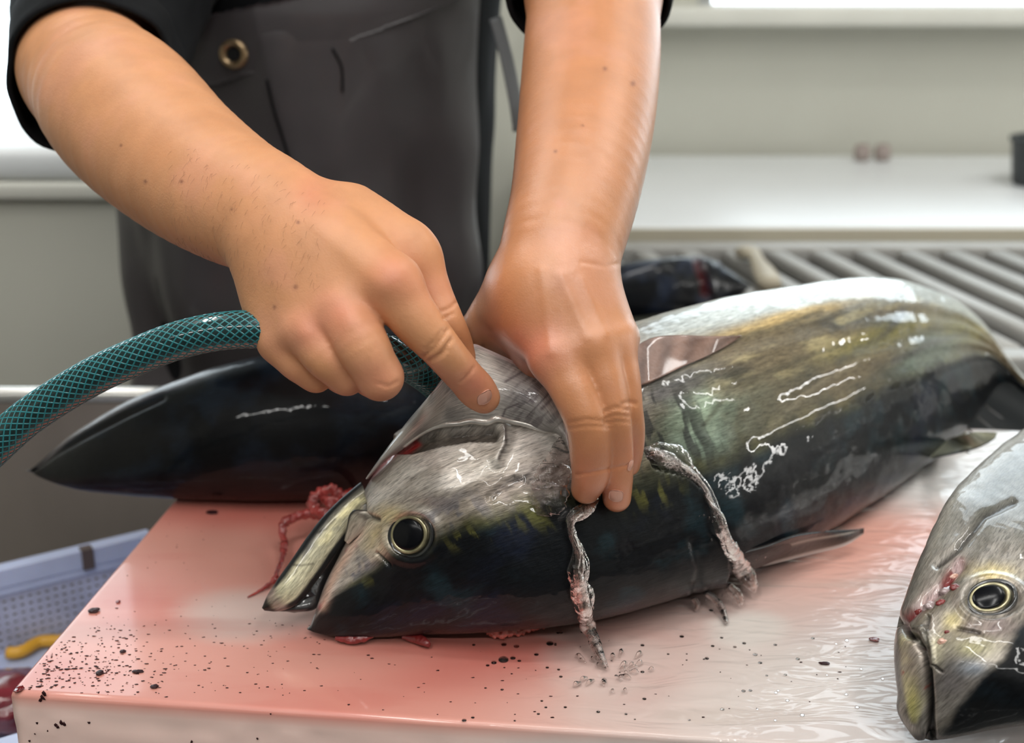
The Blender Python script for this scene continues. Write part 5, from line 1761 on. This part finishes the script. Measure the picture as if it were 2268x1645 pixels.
def sleeve(pts, seed, n=60, m=80, th=.004):
    """sleeve tube with a turned hem: (u, v, depth, radius px) down to the opening"""
    global off
    q = np.array([[*P(a, b, c), r / F * c * K] for a, b, c, r in pts])
    q = hermite(np.linspace(0, 1, len(q)), q, np.linspace(0, 1, n))
    pth, rr = q[:, :3], q[:, 3]
    T_ = np.gradient(pth, axis=0); T_ /= np.linalg.norm(T_, axis=1, keepdims=True)
    A_ = np.cross(T_, [0, 0, 1.0]); A_ /= np.linalg.norm(A_, axis=1, keepdims=True); B_ = np.cross(A_, T_)
    t = np.linspace(0, 2 * math.pi, m, endpoint=False)
    dr = np.cos(t)[None, :, None] * A_[:, None] + np.sin(t)[None, :, None] * B_[:, None]
    s = np.linspace(0, 1, n)[:, None]
    wob = .010 * (fbm(np.stack([np.cos(t)[None] * 1.2 + 0 * s, np.sin(t)[None] * 1.2 + 0 * s, 3.5 * s + 0 * t[None]], -1), 3, seed) - .5) * 2
    R_ = rr[:, None] + wob * smooth(0, .3, s) + .0025 * smooth(.86, .88, s) - .001 * np.exp(-((s - .87) / .012) ** 2)
    O_ = pth[:, None] + dr * R_[..., None]
    I_ = pth[:, None] + dr * (R_ - th)[..., None]
    lip = (O_[-1] + I_[-1]) / 2 + T_[-1] * th * .6
    V = np.concatenate([O_.reshape(-1, 3), lip, I_[::-1].reshape(-1, 3)])
    parts_v.append(V); parts_f.append(grid_faces(2 * n + 1, m, True) + off); off += len(V)
sleeve([(350, -340, 1.50, 235), (285, -140, 1.33, 225), (235, 40, 1.20, 205), (212, 178, 1.08, 186)], 3)
sleeve([(1130, -440, 1.47, 235), (1240, -250, 1.30, 215), (1296, -100, 1.17, 190), (1312, -6, 1.10, 172)], 8)
shirt = mesh('shirt', np.concatenate(parts_v), [np.concatenate(parts_f)], M_SHIRT, person)
shirt['label'] = 'black short sleeved shirt'

# apron: bib wrapped round the front of the trunk, band at the top edge, skirt to the shins
phis = np.radians(np.linspace(-172, -32, 150))
rows = 130
PHI, TT = np.meshgrid(phis, np.linspace(0, 1, rows), indexing='ij')
def apron_pt(phi, z, off_=0.0):
    a = np.interp(z, zs_, ax_) + .026 + off_ + .06 * smooth(.0, -.55, z) ; b = np.interp(z, zs_, by_) + .030 + off_ + .05 * smooth(0, -.5, z); c = np.interp(z, zs_, cy_)
    return np.stack([TXc + a * np.sign(np.cos(phi)) * np.abs(np.cos(phi)) ** .9, TY + c + b * np.sign(np.sin(phi)) * np.abs(np.sin(phi)) ** .9, z], -1)
def z_at(phi, uvline):
    """height where the apron column at angle phi crosses a line drawn from u,v to u,v"""
    zz_ = np.linspace(.0, .50, 240)
    p = apron_pt(np.full(240, phi), zz_)
    u, v, _ = proj(p)
    vl = np.interp(u, [q[0] for q in uvline], [q[1] for q in uvline])
    k = np.where(v < vl)[0]
    return zz_[k[0]] if len(k) else zz_[-1]
TOPL = [(-400, 700), (200, 330), (384, 116), (430, 48), (700, -10), (1000, -70), (1090, -80), (1100, 20), (1150, 262), (1200, 420), (1500, 900)]
ztop = np.array([z_at(p, TOPL) for p in phis])
ztop = np.minimum(ztop, .40)
zbot = -.62
ZZ = ztop[:, None] + (zbot - ztop[:, None]) * TT ** 1.25
AV = apron_pt(PHI, ZZ)
dirs = np.stack([np.cos(PHI), np.sin(PHI), 0 * PHI], -1)
fd = fold(AV, .045, 81, (10, 10, 3.0)) + .010 * np.sin(PHI * 9 + 2.5 * fbm(AV * 4, 2, 83)) * smooth(.05, .4, TT) + .006 * np.sin((AV[..., 0] * 20 + AV[..., 2] * 34)) * smooth(.15, .4, TT)
AV = AV + dirs * fd[..., None] * smooth(0, .06, TT)[..., None]
nn = AV.shape
inner_ = AV - dirs * .003
vs = np.concatenate([AV.reshape(-1, 3), inner_.reshape(-1, 3)])
N_ = nn[0] * nn[1]
idx = np.arange(N_).reshape(nn[0], nn[1])
per = np.concatenate([idx[:-1, 0], idx[-1, :-1], idx[:0:-1, -1], idx[0, :0:-1]])
q = np.stack([per, per + N_, np.roll(per, -1) + N_, np.roll(per, -1)], -1)
apron = mesh('apron', vs, [grid_faces(nn[0], nn[1]), grid_faces(nn[0], nn[1], flip=True) + N_, q], M_APR, person)
apron['label'] = 'dark grey rubber coated apron'
# top band with its stitched lower edge
BANDL = [(200, 480), (385, 116), (478, 192), (700, 120), (900, 44), (1010, 0), (1100, -40), (1200, -80)]
bphi = [k for k in range(len(phis)) if 380 < proj(apron_pt(phis[k], ztop[k]))[0] < 1010]
bz = np.array([min(z_at(phis[k], BANDL), ztop[k] - .001) for k in bphi])
bp = np.array(phis)[bphi]
bt = np.linspace(0, 1, 16)
BZ = ztop[bphi][:, None] + .002 + (bz[:, None] - ztop[bphi][:, None] - .002) * bt[None]
BV = apron_pt(np.broadcast_to(bp[:, None], BZ.shape), BZ, .002)
bd_ = np.stack([np.cos(bp), np.sin(bp), 0 * bp], -1)[:, None]
BV = BV + bd_ * (.0035 + .0015 * np.sin(math.pi * bt)[None, :, None])
B2 = BV - bd_ * .003
nb_ = BZ.size
idx = np.arange(nb_).reshape(BZ.shape)
per = np.concatenate([idx[:-1, 0], idx[-1, :-1], idx[:0:-1, -1], idx[0, :0:-1]])
q = np.stack([per, per + nb_, np.roll(per, -1) + nb_, np.roll(per, -1)], -1)
mesh('top_band', np.concatenate([BV.reshape(-1, 3), B2.reshape(-1, 3)]), [grid_faces(*BZ.shape), grid_faces(*BZ.shape, flip=True) + nb_, q], M_APR, apron)
# brass eyelet
def apron_front(u, v):
    uu, vv, dd = proj(AV.reshape(-1, 3))
    k = int(np.argmin((uu - u) ** 2 + (vv - v) ** 2 + np.where(np.sin(PHI).reshape(-1) < 0, 0, 1e9)))
    return AV.reshape(-1, 3)[k], dirs.reshape(-1, 3)[k], float(dd[k])
p_, n_, d_ = apron_front(521, 119)
p_ = P(521, 119, d_) + n_ * .005
a_ = np.cross(n_, [0, 0, 1.0]); a_ /= np.linalg.norm(a_); b_ = np.cross(a_, n_)
sp_ = d_ * K / F
th = np.linspace(0, 2 * math.pi, 40, endpoint=False)
prof = [(14, -.002), (18, .0008), (22, .0026), (27, .0030), (31, .0020), (33, -.001)]
V = np.concatenate([p_ + n_ * h + (np.cos(th)[:, None] * a_ + np.sin(th)[:, None] * b_) * r * sp_ for r, h in prof])
mesh('grommet', V, [grid_faces(len(prof), 40, True)], simple('brass', (176, 150, 116), .32, metal=.8, noise=.15, nscale=80), apron)
th2 = [p_ + n_ * .0005 + (math.cos(t) * a_ + math.sin(t) * b_) * 15 * sp_ for t in th]
mesh('eyelet_hole', np.array(th2 + [p_ + n_ * .0004]), [np.array([[i, (i + 1) % 40, 40] for i in range(40)])], simple('hole_black', (6, 6, 8), .8), apron)
# pocket seams
for pl in ([(588, 172), (604, 240), (624, 300), (642, 350)], [(738, 108), (752, 150), (760, 205)], [(830, 20), (836, 60)]):
    q_ = []
    for (a, b) in pl:
        p_, n_, d_ = apron_front(a, b); q_.append(p_ + n_ * .0012)
    v, fs = tube(hermite(np.linspace(0, 1, len(q_)), np.array(q_), np.linspace(0, 1, 16)), .0012, 6)
    mesh('seam', v, fs, M_SHIRT, apron)
# waist strap hanging at the apron's edge on the far side
q_ = PD([(1098, 40, 1.43), (1122, 130, 1.43), (1142, 230, 1.43), (1150, 290, 1.44)])
v, fs = tube(hermite(np.linspace(0, 1, 4), q_, np.linspace(0, 1, 24)), .006, 8, flat=.35, up=(0, 1, 0))
mesh('strap', v, fs, simple('grey_webbing', (120, 122, 124), .7), apron)
# trousers and boots, out of the picture below
M_TRO = simple('dark_trousers', (34, 36, 42), .8)
for sx in (-1, 1):
    zt_ = np.linspace(-.08, ZF + .10, 24)
    pth = np.stack([TXc + sx * (.085 + 0 * zt_), TY + .01 + 0 * zt_, zt_], -1)
    v, fs = tube(pth, np.linspace(.088, .062, 24), 24, up=(0, 1, 0)); mesh('trouser_leg', v, fs, M_TRO, person)
    pth = np.array([[TXc + sx * .088, TY + .06, ZF + .05], [TXc + sx * .089, TY + .02, ZF + .05], [TXc + sx * .092, TY - .08, ZF + .042], [TXc + sx * .095, TY - .17, ZF + .033], [TXc + sx * .096, TY - .185, ZF + .033]])
    v, fs = tube(hermite(np.linspace(0, 1, 5), pth, np.linspace(0, 1, 20)), np.concatenate([[.03], np.full(9, .05), np.linspace(.05, .034, 9), [.02]]), 20, up=(0, 0, 1)); v[:, 2] = np.maximum(v[:, 2], ZF + .0005)
    mesh('boot', v, fs, simple('white_rubber', (210, 210, 206), .5), person)
# ================================================================== WATER, BLOOD
M_WATER = water_mat('running_water', (0.98, 0.95, 0.94), bump=0.8, bscale=210, frac=0.45)
M_DROP = water_mat('standing_drops', (0.99, 0.97, 0.96), frac=0.15)
M_BLOOD = simple('fresh_blood', (112, 18, 20), 0.18, coat=1.0, noise=0.35, nscale=140, bump=0.5, bscale=220)
M_CLOT = simple('dark_clot', (44, 10, 14), 0.5, spec=0.25, coat=0.1, noise=0.3, nscale=120)
M_TISS = simple('stringy_tissue', (150, 52, 48), 0.25, coat=1.0, noise=0.55, nscale=130, bump=0.9, bscale=260, sss=0.1)


def on(L_, u, v, off):
    q, nq, dq = L_.at(u, v)
    return q + (CAM - q) / np.linalg.norm(CAM - q) * off


def rope(pts, rad, n, seed, amp=.35, nr=20, flat=.6, freq=60.0):
    """twisting ribbon of water or tissue with an uneven surface"""
    q = hermite(np.linspace(0, 1, len(pts)), np.asarray(pts), np.linspace(0, 1, n))
    r = hermite(np.linspace(0, 1, len(rad)), np.asarray(rad, float), np.linspace(0, 1, n))
    jit = np.stack([fbm(q * freq + k * 31, 3, seed + k) - .5 for k in range(3)], 1) * r[:, None] * 1.2
    q = q + jit
    tw = 5 * (fbm(q * freq * .5, 2, seed + 9) - .5)
    v, fs = tube(q, r, nr, flat=flat, up=(CAM - q) / np.linalg.norm(CAM - q, axis=1, keepdims=True), twist=tw * 0)
    c = np.concatenate([np.repeat(q, nr, 0), q[:1], q[-1:]])
    w = 1 + amp * 2 * (fbm(v * freq * 5, 4, seed + 20) - .5)
    v = c + (v - c) * w[:, None]
    return v, fs


def bundle(pts, rad, n, seed, strands=5, spread=.62, thin=.46):
    """falling water as strands that part and meet again, with beads thrown off at the side"""
    q = hermite(np.linspace(0, 1, len(pts)), np.asarray(pts), np.linspace(0, 1, n))
    r = hermite(np.linspace(0, 1, len(rad)), np.asarray(rad, float), np.linspace(0, 1, n))
    s = np.concatenate([[0], np.cumsum(np.linalg.norm(np.diff(q, axis=0), axis=1))])
    T_ = np.gradient(q, axis=0); T_ /= np.linalg.norm(T_, axis=1, keepdims=True)
    vw = (CAM - q) / np.linalg.norm(CAM - q, axis=1, keepdims=True)
    sd = np.cross(T_, vw); sd /= np.linalg.norm(sd, axis=1, keepdims=True)
    VV, F0, F1, off = [], [], [], 0
    for k in range(strands):
        wob = np.stack([vnoise(P3(s * 55 + 13 * k, seed * 3.1, k * 7.7), seed + k), vnoise(P3(s * 55 + 5 * k, seed * 1.7, k * 3.3 + 50), seed + k)], 1) - .5
        pk = q + sd * (r * spread * 2.4 * wob[:, 0])[:, None] + vw * (r * spread * (1.2 * wob[:, 1]))[:, None]
        rk = r * thin * (.45 + 1.1 * vnoise(P3(s * 75 + 29 * k, k * 2.2, seed), seed + 40 + k)) * np.minimum(1, np.minimum(np.linspace(0, 12, n) + .3, np.linspace(12, 0, n) + .2))
        v, fs = tube(pk, rk, 16, flat=.75, up=vw)
        cc = np.concatenate([np.repeat(pk, 16, 0), pk[:1], pk[-1:]])
        v = cc + (v - cc) * (1 + .5 * (fbm(v * 260, 2, seed + k) - .5))[:, None]
        VV.append(v); F0.append(fs[0] + off); F1 += [fs[1] + off, fs[2] + off]; off += len(v)
    g = np.random.default_rng(seed)
    for k in range(14):
        i = g.integers(n // 3, n); rr = r[i] * g.uniform(.06, .16)
        c_ = q[i] + sd[i] * r[i] * g.normal(0, 1.3) + vw[i] * r[i] * g.uniform(.2, .8)
        v = ICO * np.array([1, 1, 1.5]) * rr + c_
        v[:, 2] = np.maximum(v[:, 2], .0004)
        VV.append(v); F1.append(ICOF + off); off += len(v)
    v = np.concatenate(VV); v[:, 2] = np.maximum(v[:, 2], .0004)
    return v, [np.concatenate(F0), np.concatenate(F1)]


def px2m(p, d):
    return p / F * d * K


# streams over the gill plate
sA = [on(T1, 1246, 972, .004), on(T1, 1232, 1010, .005), on(T1, 1216, 1060, .004), on(T1, 1206, 1110, .0035), on(T1, 1204, 1140, .002)]
v, fs = rope(sA, [px2m(10, .9), px2m(26, .9), px2m(38, .9), px2m(42, .9), px2m(18, .9)], 90, 3, .35, 40, .22)
tag(mesh('water_stream', v, fs, M_WATER), 'clear sheet of water running down beside the forefinger on the fish cheek', 'water', 'water running off the fish')
sB = [on(T1, 1326, 1092, .004), on(T1, 1300, 1120, .006), on(T1, 1268, 1150, .007), on(T1, 1270, 1180, .006), on(T1, 1284, 1215, .006), on(T1, 1288, 1250, .006), on(T1, 1285, 1290, .006), on(T1, 1290, 1330, .007)]
pe = on(T1, 1296, 1355, .012)
zz_ = [PZ(1300, 1384, .018), PZ(1312, 1412, .012), PZ(1326, 1445, .007), PZ(1344, 1480, .003)]
v, fs = bundle(sB + [pe] + zz_, [px2m(r, .9) for r in (13, 22, 18, 14, 19, 25, 32, 30, 27, 22, 16, 12, 9)], 320, 13, 7)
tag(mesh('water_stream', v, fs, M_WATER), 'twisting rope of water falling from the fingertips across the black back to the board', 'water', 'water running off the fish')
sC = [on(T1, 1424, 1004, .003), on(T1, 1470, 1014, .005), on(T1, 1515, 1036, .005), on(T1, 1556, 1078, .006), on(T1, 1582, 1130, .006), on(T1, 1600, 1180, .008), on(T1, 1622, 1225, .010)]
zc = [PZ(1642, 1262, .020), PZ(1660, 1290, .012), PZ(1672, 1312, .006)]
v, fs = bundle(sC + zc, [px2m(r, .95) for r in (16, 30, 24, 15, 15, 20, 26, 24, 18, 8)], 300, 23, 6)
tag(mesh('water_stream', v, fs, M_WATER), 'curving stream of water along the rear edge of the gill plate', 'water', 'water running off the fish')
for k, (pl, rr) in enumerate([([(1560, 1312, .012), (1580, 1330, .008), (1596, 1350, .005), (1610, 1382, .002)], (9, 13, 11, 5)),
                              ([(1610, 1296, .016), (1632, 1318, .010), (1640, 1340, .004)], (10, 13, 6)), ([(1536, 1322, .010), (1545, 1340, .005), (1540, 1352, .002)], (8, 9, 5))]):
    q_ = [PZ(a, b, z) for a, b, z in pl]
    v, fs = bundle(q_, [px2m(r, .98) for r in rr], 90, 33 + 7 * k, 4)
    tag(mesh('water_splash', v, fs, M_WATER), ['long drip of water splashing on the board under the gill plate', 'right drip of water splashing on the board behind the gill plate', 'small drip of water at the dark lower edge of the gill plate'][k], 'water', 'splashes on the board')
# crown of the splash where the rope of water lands
pv_, pf_, off = [], [], 0
for k in range(26):
    a = RNG.uniform(0, 2 * math.pi); r0 = RNG.uniform(20, 75)
    u0, v0 = 1350 + r0 * 1.2 * math.cos(a), 1488 + r0 * .55 * math.sin(a)
    L_ = RNG.uniform(8, 30)
    pl = [PZ(u0, v0, .0012), PZ(u0 + .6 * L_ * math.cos(a), v0 + .4 * L_ * math.sin(a) - 3, .003), PZ(u0 + L_ * math.cos(a), v0 + .6 * L_ * math.sin(a), .0012)]
    v, fs = rope(pl, [px2m(r, .93) for r in (2, RNG.uniform(3, 6), 1.5)], 20, 60 + k, .4, 10, .5)
    v[:, 2] = np.maximum(v[:, 2], .0003)
    pv_.append(v); pf_.append([f + off for f in fs]); off += len(v)
o = mesh('splash_ripples', np.concatenate(pv_), [np.concatenate([p[0] for p in pf_]), np.concatenate([p[1] for p in pf_] + [p[2] for p in pf_])], M_DROP)
tag(o, 'scattered ripples and beads of water where the stream hits the board', 'water', kind='stuff')
# drops and bubbles standing on the board below the fish
pv_, pf_, off = [], [], 0
spots = [(1115, 1462, 11), (1094, 1468, 6), (1136, 1458, 6), (1150, 1464, 4), (1080, 1474, 4), (1218, 1426, 8), (1144, 1432, 6), (1116, 1428, 6), (1236, 1402, 4), (1188, 1450, 5), (1128, 1400, 9), (1150, 1398, 7), (1100, 1404, 8), (1170, 1394, 6), (1510, 1410, 5), (1575, 1352, 5), (1290, 1400, 4)]
for _ in range(60):
    spots.append((RNG.uniform(1000, 1960), RNG.uniform(1400, 1600), RNG.uniform(2.0, 5)))
for (a, b, r) in spots:
    c_ = PZ(a, b, 0.0); rr = px2m(r, .95)
    vs = ICO[:, :] * np.array([rr, rr, rr * .6]); vs[:, 2] = np.maximum(vs[:, 2], -.0001)
    pv_.append(vs + c_ + np.array([0, 0, .0003])); pf_.append(ICOF + off); off += len(vs)
o = mesh('water_drops', np.concatenate(pv_), [np.concatenate(pf_)], M_DROP)
tag(o, 'small drops and bubbles of water standing on the wet board', 'water', kind='stuff')

# ---- stringy clot hanging from the gills behind the lower jaw
paths = [([(790, 1080, .018), (768, 1100, .022), (748, 1094, .026), (726, 1088, .030), (702, 1096, .030), (694, 1116, .026), (706, 1134, .024), (730, 1138, .022), (752, 1130, .022)], (8, 16, 17, 15, 15, 15, 14, 14, 8)),
         ([(748, 1112, .024), (725, 1112, .026), (712, 1108, .026)], (10, 17, 10)),
         ([(722, 1146, .020), (700, 1140, .020), (678, 1138, .020), (656, 1144, .020), (634, 1158, .019), (628, 1180, .014), (632, 1206, .011), (624, 1236, .009), (616, 1262, .007), (606, 1284, .004), (590, 1298, .0025), (570, 1310, .0015), (548, 1322, .001)],
          (9, 13, 13, 12, 14, 10, 11, 8, 6, 8, 5, 4, 2))]
pv_, pf0, pf1, off = [], [], [], 0
for k, (pl, rr) in enumerate(paths):
    q_ = [PZ(a, b, z) for a, b, z in pl]
    v, fs = rope(q_, [px2m(r * .85, 1.0) for r in rr], 200, 90 + k, .75, 20, .8, 75)
    v[:, 2] = np.maximum(v[:, 2], .0004)
    pv_.append(v); pf0.append(fs[0] + off); pf1 += [fs[1] + off, fs[2] + off]; off += len(v)
tag(mesh('blood_clot', np.concatenate(pv_), [np.concatenate(pf0), np.concatenate(pf1)], M_TISS), 'stringy dark red clot trailing from the gills behind the open jaw', 'blood clot')
# flesh under the snout
for k, (pl, rr, lab) in enumerate([([(742, 1412, .004), (770, 1416, .004), (800, 1414, .005), (826, 1408, .006)], (4, 9, 9, 4), 'small red shred of flesh under the snout of the rinsed tuna'),
                                   ([(890, 1410, .004), (918, 1414, .004), (944, 1424, .004), (952, 1432, .002)], (6, 10, 9, 3), 'pointed red shred of flesh under the eye of the rinsed tuna')]):
    v, fs = rope([PZ(a, b, z) for a, b, z in pl], [px2m(r, .96) for r in rr], 60, 130 + k, .4, 18, .6)
    v[:, 2] = np.maximum(v[:, 2], .0004)
    tag(mesh('flesh_shred', v, fs, M_FLESH), lab, 'flesh')
v, fs = rope([PZ(a, b, z) for a, b, z in [(1078, 1402, .004), (1110, 1404, .005), (1150, 1396, .005), (1190, 1388, .004), (1240, 1380, .003), (1300, 1368, .002)]], [px2m(r, .97) for r in (5, 11, 10, 7, 5, 3)], 160, 140, .9, 18, .6, 110)
v[:, 2] = np.maximum(v[:, 2], .0004)
tag(mesh('bloody_froth', v, fs, simple('bloody_froth', (190, 96, 84), .15, coat=1.0, noise=.5, nscale=200, bump=.8, bscale=300, sss=.1)), 'bloody froth along the board under the black back of the rinsed tuna', 'blood froth', kind='stuff')

# ---- clots and specks on the board
def clot(u, v, r, seed, el=1.5, ang=0.0, z=0.0):
    c_ = PZ(u, v, z); rr = px2m(r, .98)
    vs = ICO * (0.6 + .8 * fbm(ICO * 1.8 + seed * 5.1, 3, seed)[:, None])
    vs = vs * np.array([rr * el * .9, rr * 1.2, rr * .3])
    ca, sa = math.cos(ang), math.sin(ang)
    vs = np.stack([vs[:, 0] * ca - vs[:, 1] * sa, vs[:, 0] * sa + vs[:, 1] * ca, vs[:, 2]], 1)
    vs[:, 2] -= vs[:, 2].min()
    return vs + c_ + np.array([0, 0, .0002])
for k, (u, v, r, el, lab) in enumerate([(208, 1354, 9, 1.6, 'black two-lobed clot near the left edge of the board'), (221, 1492, 8, 1.1, 'round black clot on the pink board above the front edge'), (470, 1136, 9, 1.9, 'dark clot on the board beneath the far black tuna'),
                                        (42, 1529, 10, 1.0, 'dark red clot sitting on the front left corner of the board'), (305, 1488, 5, 2.6, 'thin dark dash of clot right of the round black clot'), (1826, 1470, 5, 2.4, 'dark dash of clot on the clean wet part of the board'),
                                        (342, 1522, 6, 1.6, 'dark red clot close to the front edge of the board'), (1936, 1418, 7, 1.8, 'bright red fleck of clot beside the right tuna'), (272, 1444, 5, 1.5, 'small brown clot in the pink area above the round black clot'), (262, 1334, 5, 1.1, 'tiny red clot right of the two-lobed clot')]):
    tag(mesh('clot', clot(u, v, r, k, el), ICOF, M_BLOOD if k in (3, 7, 9) else M_CLOT), lab, 'blood clot', 'clots on the board')
pv_, pf_, off = [], [], 0
LO = []
bm = bmesh.new(); bmesh.ops.create_icosphere(bm, subdivisions=1, radius=1)
LI = np.array([w.co[:] for w in bm.verts]); LF = np.array([[w.index for w in f.verts] for f in bm.faces]); bm.free()
def lspeck(u, v, r, el):
    global off
    c_ = PZ(u, v, 0); a_, b_ = board_xy(c_)
    if not (0.004 < a_ < BW - .004 and .004 < b_ < BD - .004): return
    rr = px2m(r, .98)
    vs = LI * (1 + RNG.normal(0, .25, (len(LI), 1))) * np.array([rr * el * .8, rr * .95, rr * .22])
    vs[:, 2] -= vs[:, 2].min()
    pv_.append(vs + c_ + np.array([0, 0, .0001])); pf_.append(LF + off); off += len(vs)
for _ in range(330):
    u = 60 + abs(RNG.normal(0, 130)); v = RNG.normal(1480, 45) + .0 * u
    lspeck(u + .55 * max(0, 1530 - v) * RNG.uniform(.7, 1.2), v, RNG.uniform(.8, 2.6), RNG.uniform(1, 3))
for _ in range(160):
    lspeck(RNG.uniform(180, 720), RNG.uniform(1380, 1540), RNG.uniform(.8, 2.4), RNG.uniform(1, 3))
for _ in range(50):
    lspeck(RNG.uniform(220, 640), RNG.uniform(1130, 1380), RNG.uniform(.7, 1.8), RNG.uniform(1, 1.8))
for _ in range(60):
    lspeck(RNG.uniform(720, 1900), RNG.uniform(1430, 1600), RNG.uniform(.8, 2.4), RNG.uniform(1, 2.5))
for (u, v) in [(135, 1483), (150, 1482), (165, 1481), (128, 1479), (110, 1465), (180, 1480)]:
    lspeck(u, v, 3.0, 2.4)
o = mesh('blood_specks', np.concatenate(pv_), [np.concatenate(pf_)], M_CLOT)
tag(o, 'tiny dark specks of blood sprinkled over the pink left half of the board', 'blood specks', kind='stuff')
# runs on the front face of the board
fr_n = -ey
def face_pt(u, v):
    x = (u - W / 2) / F; y = -(v - H / 2) / F
    r = FWD + x * RGT + y * UPV
    t = ((A - CAM) @ fr_n) / (r @ fr_n)
    return CAM + r * t
pv_, pf_, off = [], [], 0
for (u, v, r) in [(128, 1608, 5), (136, 1600, 5), (143, 1603, 4), (124, 1606, 4), (198, 1600, 3), (82, 1600, 2.4), (106, 1618, 2.4), (78, 1624, 2), (66, 1640, 3), (94, 1543, 6), (90, 1549, 4), (98, 1536, 5), (570, 1634, 3), (425, 1642, 3), (600, 1580, 2)]:
    c_ = face_pt(u, v); rr = px2m(r, .92)
    vs = LI * (1 + RNG.normal(0, .3, (len(LI), 1))) * np.array([rr, rr * .3, rr * 1.3])
    pv_.append(vs + c_ + fr_n * .0003); pf_.append(LF + off); off += len(vs)
tag(mesh('blood_spatter', np.concatenate(pv_), [np.concatenate(pf_)], M_CLOT), 'small dark red spatter on the front face of the board', 'blood specks', kind='stuff')
